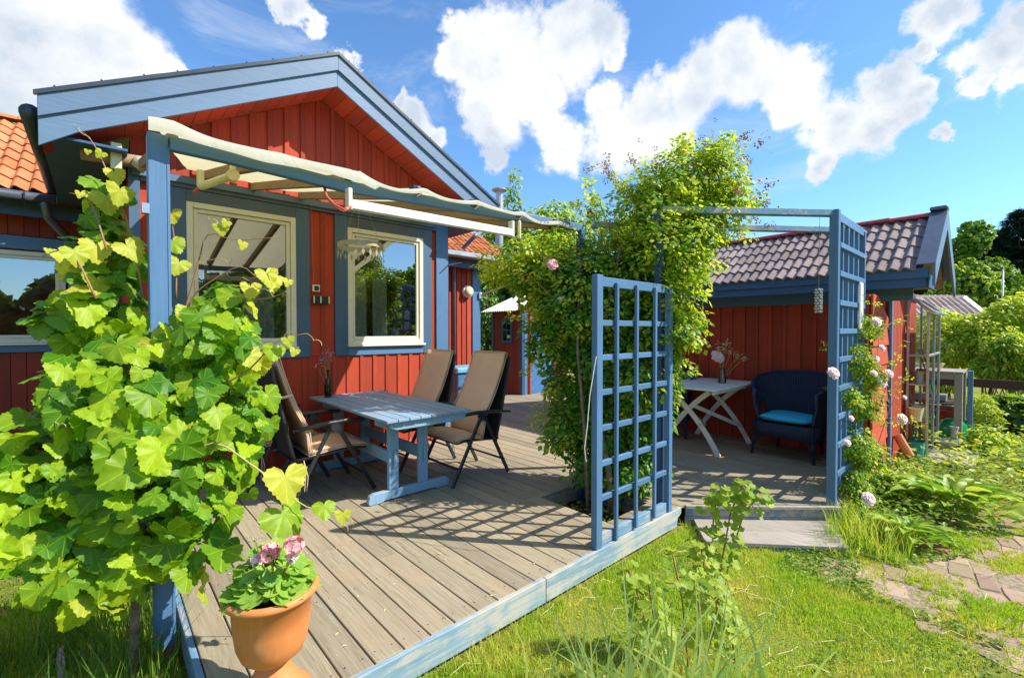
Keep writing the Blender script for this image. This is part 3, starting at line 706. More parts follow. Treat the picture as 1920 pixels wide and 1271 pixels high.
# ---- wings behind, tiled
wl = MB().box(-6, 6.40, 8.25, 8.35, -0.15, 3.15)
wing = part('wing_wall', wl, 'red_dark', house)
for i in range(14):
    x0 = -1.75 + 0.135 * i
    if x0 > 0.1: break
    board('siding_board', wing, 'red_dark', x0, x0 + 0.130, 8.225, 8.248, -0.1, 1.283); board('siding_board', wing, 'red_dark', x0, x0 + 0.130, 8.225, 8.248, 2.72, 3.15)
for i in range(5):
    x0 = 5.56 + 0.135 * i; board('siding_board', wing, 'red_paint', x0, x0 + 0.130, 8.225, 8.248, -0.1, 3.05); 
    if i: board('batten', wing, 'red_paint', x0 - 0.015, x0 + 0.012, 8.205, 8.224, -0.1, 3.05)
board('trim_board', house, 'blue_paint', 6.235, 6.46, 8.195, 8.222, -0.1, 3.05); board('trim_board', house, 'navy_paint', 4.2, 6.5, 8.17, 8.20, 2.96, 3.10)
w3 = window(-1.75, -0.31, 1.40, 2.53, 8.21)
for (a, b, c, d2) in ((-1.95, -0.10, 2.55, 2.71), (-1.95, -0.10, 1.285, 1.37), (-0.29, -0.12, 1.372, 2.548)): board('trim_board', house, 'blue_paint_x', a, b, 8.195, 8.222, c, d2)
part('window_blind', MB().box(-1.68, -0.40, 8.275, 8.28, 2.02, 2.46), 'blind_white', house)
part('blind_cord', MB().tube([(-0.74, 8.262, 2.02), (-0.74, 8.262, 1.72)], 0.003, 5).lathe([(0.012, 0), (0.006, 0.03)], 8, (-0.74, 8.262, 1.69)), 'white_plastic', house)
EY, EZ, RY, RZ2 = 7.80, 3.20, 10.1, 4.67
ws = MB()
for (a, b) in ((-7, 0.3), (3.6, 6.9)):
    ws.poly([(a, EY, EZ - 0.03), (a, RY, RZ2 - 0.03), (a, RY + 2.4, EZ - 0.03), (a, RY + 2.4, EZ - 0.10), (a, EY, EZ - 0.10)], (b - a, 0, 0))
wroof = part('wing_roof', ws, 'clay_tile', house)
sl = Vector((0, RY - EY, RZ2 - EZ)); SLN = sl.length; su = sl.normalized(); sn = Vector((0, -su.z, su.y))
def tile_mesh(width, length, amp, waves, m, thick=0.014, nper=8):
    n = nper * waves; V = []; F = []
    for j, (y, dz) in enumerate(((0, 0.016), (length, -0.006))):
        for i in range(n + 1):
            t = i / n * waves * 2 * math.pi; zz = amp * (math.sin(t) + 0.25 * math.sin(2 * t)); V.append((width * i / n, y, zz + dz))
    for i in range(n + 1): V.append(V[i])
    for i in range(n + 1):
        t = i / n * waves * 2 * math.pi; V.append((width * i / n, 0.002, amp * (math.sin(t) + 0.25 * math.sin(2 * t)) + 0.018 - thick))
    for i in range(n): F.append((i, i+1, n+2+i, n+1+i)); F.append((3*n+3+i, 3*n+4+i, 2*n+3+i, 2*n+2+i))
    return MB().add(V, F).mesh('roof_tile', m, False)
def smooth_top(me):
    me.polygons.foreach_set('use_smooth', [abs(p.normal.z) > 0.4 for p in me.polygons]); me.update(); return me
tm = smooth_top(tile_mesh(0.156, 0.37, 0.022, 1, 'clay_tile'))
Mt = Matrix(((1, 0, 0), (0, su.y, sn.y), (0, su.z, sn.z))).to_4x4()
for (xa, cols, rows) in ((-1.62, 13, 8), (4.9, 14, 4)):
    for r in range(rows):
        for c in range(cols):
            p = Vector((xa + c * 0.148 + 0.002 * random.uniform(-1, 1), EY, EZ)) + su * (SLN / 8 * r - 0.03) + sn * (0.008 + 0.003 * random.random())
            inst('roof_tile', tm, wroof, Matrix.Translation(p) @ Mt @ Matrix.Rotation(random.uniform(-.012, .012), 4, 'Z'))
rg = MB(); n = 8; V = []
for k in range(n + 1):
    t = math.pi * k / n; V += [(0, -0.11 * math.cos(t), 0.075 * math.sin(t)), (0.40, -0.10 * math.cos(t), 0.07 * math.sin(t) + 0.0)]
rgm = MB().add(V, [(2*k, 2*k+1, 2*k+3, 2*k+2) for k in range(n)]).mesh('ridge_tile', 'clay_tile', True)
for k in range(8): inst('ridge_tile', rgm, wroof, Matrix.Translation((-2.0 + 0.38 * k, RY, RZ2 + 0.02 + 0.004 * (k % 2))))
# gutters, downpipes
part('gutter', MB().tube([(-5, EY - 0.09, EZ - 0.10), (0.1, EY - 0.09, EZ - 0.10)], 0.06, 12), 'gutter_metal', house, smooth=True)
part('eave_flashing', MB().bar((-5, EY - 0.0, EZ - 0.03), (-0.5, EY - 0.0, EZ - 0.03), 0.10, 0.012, (0, -0.55, 0.8)), 'gutter_metal', house)
part('eave_board', MB().box(-5, 0.1, 7.95, 7.98, EZ - 0.28, EZ - 0.10), 'navy_paint', house)
for x in (-0.95, -0.62, -0.35): part('gutter_bracket', MB().tube([(x, EY - 0.16, EZ - 0.06), (x, EY - 0.15, EZ - 0.13), (x, EY - 0.09, EZ - 0.165), (x, EY, EZ - 0.13)], 0.009, 6), 'dark_metal', house)
part('gutter', MB().box(4.6, 6.9, EY - 0.14, EY - 0.03, EZ - 0.12, EZ - 0.01), 'zinc', house, bevel=0.02)
part('eave_board', MB().box(4.0, 6.7, 7.95, 7.98, EZ - 0.30, EZ - 0.11), 'navy_paint', house)
p0, p1, p2 = aty(84, 383, 7.71), aty(90, 408, 7.74), aty(150, 470, 8.10)
part('downpipe', MB().tube([p0 + Vector((0, 0, 0.03)), p0, p1, p2, Vector((p2.x + 0.02, 8.14, p2.z - 0.1)), Vector((p2.x + 0.02, 8.14, 0))], 0.045, 12), 'gutter_metal', house, smooth=True)
q0, q1 = aty(893, 440, 7.72), aty(853, 482, 8.06)
part('downpipe', MB().tube([q0, q0.lerp(q1, 0.12), q1, (q1.x, 8.11, q1.z - 0.12), (q1.x, 8.11, 0.0)], 0.045, 12), 'gutter_metal', house, smooth=True)
# lamp, flag bracket, thermometers, cables
lp = Vector((6.08, 8.19, 2.42)); lm = MB()
V = []; F = []
lo = part('wall_lamp', MB().tube([lp + Vector((0, 0.03, 0)), lp + Vector((0, -0.05, 0))], 0.135, 28), 'white_metal', house, smooth=False, bevel=0.01)
part('lamp_glass', MB().tube([lp + Vector((0, -0.05, 0)), lp + Vector((0, -0.10, 0)), lp + Vector((0, -0.125, 0))], [0.115, 0.10, 0.06], 28), 'cream_plastic', lo, smooth=True)
fp = Vector((6.43, 8.18, 2.36)); part('flag_bracket', MB().box(fp.x - .04, fp.x + .04, fp.y - .03, fp.y + .01, fp.z - .08, fp.z + .06).tube([fp, fp + Vector((0.42, -0.45, 0.22))], 0.022, 8), 'steel', house)
part('thermometer', MB().box(1.845, 1.925, YW - 0.045, YW - 0.013, 2.005, 2.085), 'white_plastic', house, bevel=0.004)
part('thermometer_dial', MB().box(1.860, 1.912, YW - 0.049, YW - 0.0455, 2.018, 2.072), 'black_metal', house)
bx = part('cable_box', MB().box(1.845, 2.03, YW - 0.055, YW - 0.013, 1.870, 1.955), 'black_metal', house, bevel=0.004)
for x in (1.845, 1.922, 2.018): part('box_strip', MB().box(x, x + 0.014, YW - 0.060, YW - 0.0555, 1.872, 1.953), 'cream_plastic', bx)
cab = [aty(385, 340, YW - .05), aty(430, 352, YW - .05), aty(520, 362, YW - .05), aty(580, 376, YW - .05), aty(584, 400, YW - .03), aty(586, 470, YW - .03), aty(588, 530, YW - .03)]
part('cable', MB().tube(cab, 0.006, 6), 'red_cable', house)
part('flue', MB().tube([(7.72, 9.0, 3.3), (7.72, 9.0, 5.12)], 0.10, 14).lathe([(0.10, 0), (0.20, 0.05), (0.20, 0.08), (0.05, 0.11)], 14, (7.72, 9.0, 5.12)), 'zinc', house, smooth=False)
part('pipe_cable', MB().tube([aty(840, 497, 5.4), aty(870, 492, 8.1)], 0.008, 6), 'black_metal', house)

# ================================================================== PERGOLA with sailcloth
pg = thing('pergola', 'blue pergola of post, front beam and rafters beside the house', 'pergola', (0.235, 3.0, GZ))
po = barp('post', pg, 'blue_paint', (0.235, 3.0, GZ), (0.235, 3.0, 2.56), 0.088, 0.088, (0, 1, 0), 0.004)
part('post_foot', MB().box(0.188, 0.282, 2.953, 3.047, GZ - 0.05, GZ + 0.085), 'brick_red', pg)
part('post_edge_strip', MB().box(0.270, 0.2815, 2.9525, 2.9555, GZ + .1, 2.5), 'blue_paint', pg)
bpts = [aty(318, 270, 2.95), aty(420, 293, 2.95), aty(500, 313, 2.95), aty(650, 351, 2.95), aty(750, 368, 2.95), aty(870, 390, 2.95), aty(960, 406, 2.95), aty(1050, 420, 2.95)]
bpts = [Vector((p.x, 2.95, p.z)) for p in bpts]; bpts.append(Vector((3.60, 2.95, 2.58)))
bb = MB()
V = []
for p in bpts:
    for dy, dz in ((-0.024, -0.036), (0.024, -0.036), (0.024, 0.036), (-0.024, 0.036)): V.append((p.x, 2.95 + dy, p.z + dz))
n = len(bpts); F = [(3, 2, 1, 0), (4*(n-1), 4*(n-1)+1, 4*(n-1)+2, 4*(n-1)+3)]
for i in range(n - 1):
    for k in range(4): F.append((4*i+k, 4*i+(k+1)%4, 4*i+4+(k+1)%4, 4*i+4+k))
part('beam', MB().add(V, F), 'blue_paint_x', pg, bevel=0.005, seg=2)
RX = [0.30, 0.76, 1.235, 1.715, 2.235, 2.72, 3.20]
def can_z(y): return 2.555 + (y - 2.95) * (3.10 - 2.555) / 2.55
for x in RX:
    barp('rafter', pg, 'raw_wood', (x, 2.985, can_z(2.985) - 0.012), (x, 5.49, can_z(5.49) - 0.012), 0.045, 0.075, bevel=0.003)
    if x > 1: 
        part('bracket', MB().box(x - 0.028, x + 0.028, 2.915, 2.98, 2.545, 2.600), 'black_metal', pg, bevel=0.004)
        part('clip', MB().tube([(x + 0.01, 2.905, 2.585), (x + 0.025, 2.898, 2.54), (x - 0.01, 2.90, 2.515)], 0.006, 6).lathe([(0.012, 0), (0.012, 0.012)], 8, (x + 0.01, 2.905, 2.58)), 'steel', pg)
barp('ledger', pg, 'blue_gray_paint', (0.24, 5.475, 3.02), (3.5, 5.475, 3.02), 0.03, 0.06)
part('clamp', MB().box(0.165, 0.195, 2.93, 2.975, 2.14, 2.19), 'steel', pg)
# right-hand pergola posts hidden in the rose belong to the arch
cv = MB(); nx, ny = 96, 12; V = []; F = []
for j in range(ny + 1):
    ty = j / ny; y = 2.865 + ty * 2.615
    for i in range(nx + 1):
        xl_ = 0.190 + 0.47 * ty; x = xl_ + (3.42 - xl_) * i / nx; k = (x - 0.30) / 0.484; fr = k - math.floor(k); sag = (4 * fr * (1 - fr))
        wv = 0.5 + 0.5 * math.sin(x * 5.1 + 1.3 * math.sin(x * 2))
        am = 0.040 * (1 - 0.45 * ty) * (0.6 + 0.6 * wv)
        if x < 1.2: am *= 0.45
        lift = 0.012 + (0.034 * math.exp(-((x - 0.22) / 0.16) ** 2) + 0.02 * math.exp(-((x - 1.1) / 0.2) ** 2)) * (1 - ty)
        V.append((x, y, can_z(y) + 0.030 + lift - am * sag + 0.004 * math.sin(7 * y + 3 * x)))
for j in range(ny):
    for i in range(nx): F.append((j*(nx+1)+i, j*(nx+1)+i+1, (j+1)*(nx+1)+i+1, (j+1)*(nx+1)+i))
b0 = len(V)
for i in range(nx + 1):
    x, y, z = V[i]; h = 0.062 if x < 1.4 else 0.030; h *= 0.85 + 0.3 * math.sin(x * 6.3) ** 2; V += [(x, y - 0.012, z - 0.010), (x, y - 0.006, z - h)]
for i in range(nx): F.append((i, b0+2*i, b0+2*i+2, i+1)); F.append((b0+2*i, b0+2*i+1, b0+2*i+3, b0+2*i+2))
sail = part('sailcloth', MB().add(V, F), 'sailcloth', smooth=True); tag(sail, 'cream sailcloth stretched over the pergola rafters with a drooping front hem', 'sun shade')

# retractable awning under the cloth
aw = thing('retractable_awning', 'folded retractable awning with a long white front bar under the rafters', 'awning', (2.4, 3.6, 2.5))
ba, bb_ = aty(655, 383, 2.87), aty(960, 437, 2.87); barp('front_bar', aw, 'white_metal', ba, bb_, 0.04, 0.062, bevel=0.006)
for q in (ba, bb_): part('end_bracket', MB().box(q.x - 0.014, q.x + 0.014, 2.85, 2.905, q.z - 0.036, q.z + 0.10), 'cream_paint', aw, bevel=0.004)
part('hanger_plate', MB().box(bb_.x + .085, bb_.x + .115, 2.87, 2.90, 2.34, 2.50), 'cream_plastic', aw, bevel=0.01)
a0, a1, a2 = aty(438, 292, 3.5), aty(436, 330, 3.5), aty(376, 350, 3.72)
part('arm_plate', MB().bar(a0, a1, 0.05, 0.03), 'cream_plastic', aw, bevel=0.006)
part('arm', MB().tube([a1, a2], 0.026, 10), 'cream_plastic', aw, bevel=0.0); part('arm_joint', MB().tube([a1 + Vector((0, -.03, 0)), a1 + Vector((0, .03, 0))], 0.038, 16), 'cream_plastic', aw)
part('arm_bracket', MB().bar(a2, a2 + Vector((0.0, 0.0, 0.11)), 0.045, 0.04), 'cream_plastic', aw, bevel=0.005)
part('arm_cord', MB().tube([a2, a2 + Vector((-0.04, 0.0, -0.05))], 0.012, 8), 'red_cable', aw)
for k in (0, 0.012): part('cord', MB().tube([aty(608, 350, 2.97), aty(612, 368, 2.92), aty(628, 385, 2.88) + Vector((0, 0, -k)), aty(645, 393, 2.84) + Vector((0, 0, -k)), aty(658, 388, 2.84)], 0.009, 8), 'red_cable', aw, smooth=True)
rt = thing('awning_roller', 'brown rolled awning tube clamped under the left end of the gable', 'awning roller', (0.1, 5.3, 3.2))
r0, r1 = aty(150, 287, 5.3), aty(268, 305, 5.3)
part('tube', MB().tube([r0, r1], 0.055, 14), 'raw_wood', rt, smooth=True); part('clamp', MB().bar(aty(218, 268, 5.22), aty(218, 318, 5.22), 0.075, 0.02, (0, 1, 0)), 'cream_plastic', rt, bevel=0.006)
part('cloth_end', MB().tube([aty(250, 300, 5.25), aty(275, 312, 5.25)], [0.045, 0.075], 12), 'sailcloth', rt, smooth=True)

# hanging chime
ch = thing('hanging_chime', 'round bamboo wind chime with leaf pendants hanging before the right window', 'wind chime', (1.46, 3.3, 2.17))
ring = MB(); n = 30; V = []; F = []
for k in range(n):
    t = 2 * math.pi * k / n; c, s_ = math.cos(t), math.sin(t)
    for (r, z) in ((0.165, 0.0), (0.165, 0.035), (0.158, 0.035), (0.158, 0.0)): V.append((1.46 + r * c, 3.3 + r * s_, 2.165 + z))
for k in range(n):
    for q in range(4): F.append((4*k+q, 4*((k+1) % n)+q, 4*((k+1) % n)+(q+1) % 4, 4*k+(q+1) % 4))
part('ring', MB().add(V, F), 'bamboo', ch)
for k in range(20):
    t = 2 * math.pi * k / 20; p = Vector((1.46 + 0.165 * math.cos(t), 3.3 + 0.165 * math.sin(t), 2.165)); tx = Vector((-math.sin(t), math.cos(t), 0))
    pm = MB().tube([p, p + Vector((0, 0, -0.02))], 0.0012, 4); q = p + Vector((0, 0, -0.02))
    pm.poly([q, q + tx * 0.011 + Vector((0, 0, -0.025)), q + Vector((0, 0, -0.055)), q - tx * 0.011 + Vector((0, 0, -0.025))], (0.002 * math.cos(t), 0.002 * math.sin(t), 0)); part('pendant', pm, 'bamboo', ch)
for k in range(3):
    t = 2 * math.pi * k / 3; part('thread', MB().tube([(1.46 + 0.16 * math.cos(t), 3.3 + 0.16 * math.sin(t), 2.2), (1.46, 3.3, 2.62)], 0.0012, 4), 'bamboo', ch)

# ================================================================== TRELLIS AND ARCH
tr = thing('garden_trellis', 'tall blue timber trellis screen on the deck edge before the climbing rose', 'trellis', (3.1, 1.97, 0))
board('post', tr, 'blue_paint', 2.575, 2.645, 1.955, 2.005, 0.001, 1.945, 0.004)
board('post', tr, 'blue_paint', 3.575, 3.630, 1.955, 2.005, 0.001, 1.925, 0.004)
vx = [aty(px, 780, 1.95).x for px in (1157.5, 1194.5, 1229)]
for x in vx: board('upright', tr, 'blue_paint', x - 0.014, x + 0.014, 1.945, 1.970, 0.02 if x > 2.9 else 0.005, 1.90, 0.003)
board('top_rail', tr, 'blue_paint_x', 2.647, 3.573, 1.972, 2.000, 1.865, 1.935, 0.003)
for z in (1.605, 1.357, 1.107, 0.85, 0.594, 0.345): board('rail', tr, 'blue_paint_x', 2.647, 3.573, 1.972, 1.998, z - 0.021, z + 0.021, 0.003)
board('bottom_rail', tr, 'blue_worn', 2.647, 3.573, 1.972, 2.012, 0.002, 0.085, 0.004)
part('cord', MB().tube([aty(1118, 668, 1.945), aty(1106, 740, 1.945), aty(1101, 800, 1.945), aty(1096, 840, 1.945), aty(1099, 866, 1.945)], 0.003, 6), 'white_plastic', tr)

ar = thing('garden_arch', 'blue entrance arch of tall posts, twin top beams and a side trellis', 'garden arch', (4.85, 1.08, GZ))
board('post', ar, 'blue_paint', 4.815, 4.885, 1.045, 1.115, GZ, 2.62, 0.004)
board('post', ar, 'blue_paint', 5.90, 5.955, 1.05, 1.11, GZ, 2.58, 0.004)
board('post', ar, 'navy_paint', 3.560, 3.630, 2.03, 2.10, GZ, 2.56, 0.004); board('post', ar, 'navy_paint', 3.560, 3.630, 2.90, 2.97, GZ, 2.56, 0.004)
barp('top_beam', ar, 'blue_worn', (3.60, 2.04, 2.585), (4.86, 1.10, 2.595), 0.07, 0.055); barp('top_beam', ar, 'blue_worn', (3.59, 2.80, 2.585), (5.93, 1.10, 2.60), 0.07, 0.055)
board('top_rail', ar, 'blue_paint_x', 4.888, 5.898, 1.06, 1.09, 2.53, 2.61, 0.003)
for k, z in enumerate((2.315, 2.06, 1.80, 1.545, 1.29, 1.03, 0.775, 0.52, 0.26)): board('rail', ar, 'blue_paint_x', 4.888, 5.898, 1.040, 1.062, z - 0.024, z + 0.024, 0.003)
for k in range(4): x = 5.09 + 0.202 * k; board('upright', ar, 'blue_paint', x - 0.018, x + 0.018, 1.064, 1.100, 0.1, 2.53, 0.003)
pl = thing('white_plaque', 'small white plaque with faint grey marks hanging in the arch side trellis', 'plaque', (5.62, 1.02, 1.81))
part('board', MB().box(5.555, 5.695, 1.018, 1.036, 1.56, 2.03), 'white_plastic', pl, bevel=0.02)
mk = MB()
for (z, h) in ((1.90, .012), (1.84, .012)): mk.box(5.585, 5.67, 1.0155, 1.0178, z, z + h)
mk.box(5.600, 5.612, 1.0155, 1.0178, 1.64, 1.74); mk.box(5.645, 5.657, 1.0155, 1.0178, 1.64, 1.70); mk.box(5.612, 5.645, 1.0155, 1.0178, 1.64, 1.652); mk.box(5.612, 5.645, 1.0155, 1.0178, 1.69, 1.70)
part('marks', mk, 'stone_grey', pl)
fb = thing('bird_feeder', 'knobbly hanging bird feeder beside the arch post', 'bird feeder', (4.70, 1.12, 1.85))
fx, fy = 4.74, 1.17
fm = MB()
for k in range(9):
    for q in range(5):
        t = q * 1.257 + k * 0.6; fm.lathe([(0.0, -0.013), (0.011, -0.006), (0.011, 0.006), (0.0, 0.013)], 6, (fx + 0.022 * math.cos(t), fy + 0.022 * math.sin(t), 1.72 + 0.024 * k), caps=False)
part('body', fm, 'stone_grey', fb); part('string', MB().tube([(fx, fy, 1.92), (fx, fy, 2.56)], 0.002, 4), 'bamboo', fb)

# ================================================================== OUTBUILDING
ob = thing('outbuilding', 'long low red outbuilding with grey tiled roof and deep blue eaves', 'outbuilding', (7.5, 1.0, GZ))
OX = 6.87; OY0, OY1 = 1.0, 5.2
ow = part('wall', MB().box(OX + 0.02, OX + 0.12, OY0 + 0.02, OY1, -0.17, 2.25).box(OX + 0.12, 9.05, OY0 + 0.02, OY0 + 0.12, -0.17, 2.08).box(8.05, 8.15, OY0 + .12, OY1, -0.17, 2.2).box(OX + .12, 8.05, OY1 - .1, OY1, -.17, 2.2), 'red_paint', ob)
y = OY0 + 0.03; k = 0
while y < OY1 - 0.05:
    board('siding_board', ow, 'red_paint', OX, OX + 0.018, y + 0.002, y + 0.1735, 0.0, 1.93)
    board('batten', ow, 'red_paint', OX - 0.020, OX - 0.001, y - 0.021, y + 0.021, 0.0, 1.93) if k else None
    y += 0.1755; k += 1
x = OX + 0.05
while x < 9.0: board('siding_board', ow, 'red_paint', x, x + 0.080, OY0 - 0.014, OY0 + 0.018, 0.0, 2.09); x += 0.09
# gable triangle
polyp('gable_panel', ob, 'red_paint', [(6.9, OY0 - 0.03, 2.11), (8.1, OY0 - 0.03, 2.11), (7.5, OY0 - 0.03, 2.66)], (0, 0.03, 0))
board('trim_board', ob, 'blue_paint', OX - 0.028, OX + 0.045, OY0 - 0.045, OY0 - 0.014, -0.1, 1.9)
board('eave_board', ob, 'blue_paint_y', OX - 0.055, OX - 0.025, 0.77, OY1, 1.895, 2.075); board('eave_board', ob, 'navy_paint', 6.375, 6.40, 0.62, OY1, 2.005, 2.105)
board('eave_board', ob, 'navy_paint', 6.35, 6.374, 0.60, OY1, 2.100, 2.205); part('soffit', MB().box(6.42, OX, 0.66, OY1, 2.03, 2.045), 'navy_paint', ob)
board('eave_end', ob, 'navy_paint', 6.402, 6.88, 0.60, 0.625, 2.0, 2.15)
REX, REZ, RRX, RRZ = 6.34, 2.20, 7.50, 2.93
os_ = Vector((RRX - REX, 0, RRZ - REZ)); OL = os_.length; ou = os_.normalized(); on = Vector((-ou.z, 0, ou.x))
orf = MB().poly([(REX + .03, 0.66, REZ - 0.02), (RRX, 0.66, RRZ - 0.02), (2 * RRX - REX, 0.66, REZ - 0.02), (2 * RRX - REX, 0.66, REZ - 0.07), (RRX, 0.66, RRZ - 0.07), (REX + .03, 0.66, REZ - 0.07)], (0, OY1 - 0.6, 0))
oroof = part('roof', orf, 'concrete_tile', ob)
tm2 = smooth_top(tile_mesh(0.226, 0.31, 0.016, 2, 'concrete_tile', 0.024, 8))
Mo = Matrix(((0, ou.x, on.x), (-1, 0, 0), (0, ou.z, on.z))).to_4x4()
for r in range(5):
    for c in range(20):
        p = Vector((REX, 0.70 + 0.222 * (c + 1), REZ)) + ou * (OL / 5 * r - 0.02) + on * (0.006 + 0.002 * random.random())
        inst('roof_tile', tm2, oroof, Matrix.Translation(p) @ Mo)
V = []
for k in range(9):
    t = math.pi * k / 8; V += [(-0.10 * math.cos(t), 0, 0.06 * math.sin(t)), (-0.088 * math.cos(t), 0.43, 0.053 * math.sin(t))]
rm2 = MB().add(V, [(2*k+2, 2*k+3, 2*k+1, 2*k) for k in range(8)]).mesh('ridge_tile', 'ridge_red', True)
for k in range(11): inst('ridge_tile', rm2, oroof, Matrix.Translation((RRX, 0.68 + 0.41 * k, RRZ - 0.005 + 0.006 * (k % 2))))
for s in (0, 1):
    a = Vector((REX - 0.02, 0.545, REZ + 0.03)); b = Vector((RRX, 0.545, RRZ + 0.075))
    if s: a.x = 2 * RRX - a.x
    m_ = MB().poly([a, b, b - Vector((0, 0, 0.24)), a - Vector((0, 0, 0.22))], (0, 0.024, 0)); part('barge_board', m_, 'blue_gray_paint', ob)
    c = Vector((0, 0, 0.006)); m_ = MB().poly([a + c, b + c, b + c * 2.5, a + c * 2.5], (0, 0.15, 0)); part('verge_flashing', m_, 'gutter_metal', ob)
part('ridge_cap', MB().box(RRX - 0.10, RRX + 0.10, 0.54, 0.70, RRZ + 0.055, RRZ + 0.10), 'gutter_metal', ob, bevel=0.01)
ribs = MB()

# red plank screen between arch and outbuilding
sc = thing('plank_screen', 'sunlit red plank screen between the arch trellis and the outbuilding', 'fence', (6.4, 1.02, GZ))
z = -0.12; k = 0
while z < 1.9:
    z2 = z + 0.215
    if z2 > 1.66: polyp('plank', sc, 'red_paint_x', [(5.96, 0.985, z + .003), (6.835, 0.985, z + .003), (6.835, 0.985, max(z + 0.02, 1.69)), (6.20, 0.985, 1.93), (5.96, 0.985, 1.93)], (0, 0.022, 0), 0.003); break
    mbp = MB().poly([(5.96, 0.978, z), (5.96, 1.0, z), (5.96, 1.008, z2 + 0.012), (5.96, 0.996, z2 + 0.012)], (0.875, 0, 0)); part('plank', mbp, 'red_paint_x', sc, bevel=0.002); z = z2
board('post', sc, 'red_paint', 6.30, 6.37, 1.02, 1.09, GZ, 1.90); board('post', sc, 'red_paint', 5.965, 6.03, 1.02, 1.09, GZ, 1.93)

# ================================================================== FURNITURE
# ---- blue trestle table
tb = thing('garden_table', 'weathered blue plank trestle table beside the red house wall', 'table', (2.2, 4.46, 0))
TZ = 0.795
for k in range(8):
    x0 = 1.765 + 0.1105 * k; board('top_plank', tb, 'table_top_blue', x0, x0 + 0.1025, 3.50 + random.uniform(-.006, .006), 5.40 + random.uniform(-.01, .01), TZ - 0.024, TZ + random.uniform(-.001, .001), 0.003)
for yy in (3.545, 5.30): polyp('cross_batten', tb, 'table_blue', [(1.83, yy, TZ - 0.026), (2.61, yy, TZ - 0.026), (2.61, yy, TZ - 0.085), (2.55, yy, TZ - 0.10), (1.89, yy, TZ - 0.10), (1.83, yy, TZ - 0.08)], (0, 0.035, 0), 0.004)
for yy in (3.82, 5.10):
    polyp('foot', tb, 'table_blue', [(1.745, yy - .026, 0.002), (1.86, yy - .026, 0.002), (1.90, yy - .026, 0.016), (2.42, yy - .026, 0.016), (2.46, yy - .026, 0.002), (2.575, yy - .026, 0.002), (2.595, yy - .026, 0.03), (2.590, yy - .026, 0.075), (2.55, yy - .026, 0.098), (1.79, yy - .026, 0.098), (1.75, yy - .026, 0.080), (1.735, yy - .026, 0.03)], (0, 0.052, 0), 0.005)
    polyp('head_bar', tb, 'table_blue', [(1.82, yy - .026, TZ - 0.026), (2.60, yy - .026, TZ - 0.026), (2.60, yy - .026, TZ - 0.09), (2.52, yy - .026, TZ - 0.125), (1.90, yy - .026, TZ - 0.125), (1.82, yy - .026, TZ - 0.09)], (0, 0.052, 0), 0.005)
    for x in (1.985, 2.295):
        board('leg', tb, 'table_blue', x - 0.05, x + 0.05, yy - 0.022, yy + 0.022, 0.10, TZ - 0.127, 0.005)
        sg = -1 if yy < 4.4 else 1
        part('wedge', MB().poly([(x - 0.012, yy + sg * 0.03, 0.31), (x + 0.016, yy + sg * 0.03, 0.31), (x + 0.020, yy + sg * 0.03, 0.46), (x - 0.008, yy + sg * 0.03, 0.46)], (0, sg * 0.02, 0)), 'table_blue', tb, bevel=0.003)
for x in (1.985, 2.295): board('stretcher', tb, 'table_blue', x - 0.016, x + 0.016, 3.845, 5.075, 0.325, 0.435, 0.004)

# ---- folding high-back chairs (local frame: facing +x)
def make_chair(loc, rz, label, recl, bx=-0.30):
    c = thing('folding_chair', label, 'chair', loc, rz, 'folding garden chairs round the blue table')
    W = 0.305; bz = 0.40; tx = bx - recl; tz = 1.25
    for s in (-1, 1):
        y = s * W
        part('front_leg', MB().bar((0.03, y, 0.66), (0.385, y, 0.008), 0.022, 0.040), 'black_metal', c, bevel=0.006, local=True)
        part('rear_leg', MB().bar((-0.03, y - s * 0.026, 0.66), (-0.37, y - s * 0.026, 0.008), 0.022, 0.040), 'black_metal', c, bevel=0.006, local=True)
        part('hinge', MB().tube([(0.0, y - s * 0.045, 0.665), (0.0, y + s * 0.016, 0.665)], 0.040, 16), 'black_metal', c, local=True)
        part('armrest', MB().tube([(-0.37, y, 0.672), (-0.15, y, 0.700), (0.1, y, 0.712), (0.27, y, 0.703), (0.29, y, 0.695)], [0.014, 0.020, 0.021, 0.019, 0.012], 10), 'black_metal', c, smooth=True, local=True)
        part('back_frame', MB().tube([(bx + 0.02, y * 0.92, bz - 0.03), (bx - recl * 0.33, y * 0.92, bz + 0.28), (tx, y * 0.92, tz)], 0.0145, 10), 'black_metal', c, smooth=True, local=True)
        part('seat_rail', MB().tube([(bx - 0.02, y * 0.88, bz), (0.20, y * 0.88, 0.435), (0.31, y * 0.88, 0.425)], 0.0145, 10), 'black_metal', c, smooth=True, local=True)
    part('stretcher', MB().tube([(-0.285, -W, 0.17), (-0.285, W, 0.17)], 0.012, 8), 'black_metal', c, local=True)
    part('stretcher', MB().tube([(0.30, -W, 0.165), (0.30, W, 0.165)], 0.012, 8), 'black_metal', c, local=True)
    part('top_rail', MB().tube([(tx, -W * .92, tz), (tx - 0.01, 0, tz + 0.012), (tx, W * .92, tz)], 0.0145, 10), 'black_metal', c, smooth=True, local=True)
    part('front_rail', MB().tube([(0.31, -W * .88, 0.425), (0.31, W * .88, 0.425)], 0.0145, 10), 'black_metal', c, smooth=True, local=True)
    part('back_mesh', MB().poly([(bx + 0.02, -W * .9, bz), (bx + 0.02, W * .9, bz), (tx, W * .9, tz - 0.01), (tx, -W * .9, tz - 0.01)], (0.004, 0, 0)), 'chair_mesh', c, local=True)
    part('seat_mesh', MB().poly([(bx, -W * .87, bz - 0.005), (0.30, -W * .87, 0.423), (0.30, W * .87, 0.423), (bx, W * .87, bz - 0.005)], (0, 0, 0.004)), 'chair_mesh', c, local=True)
    return c
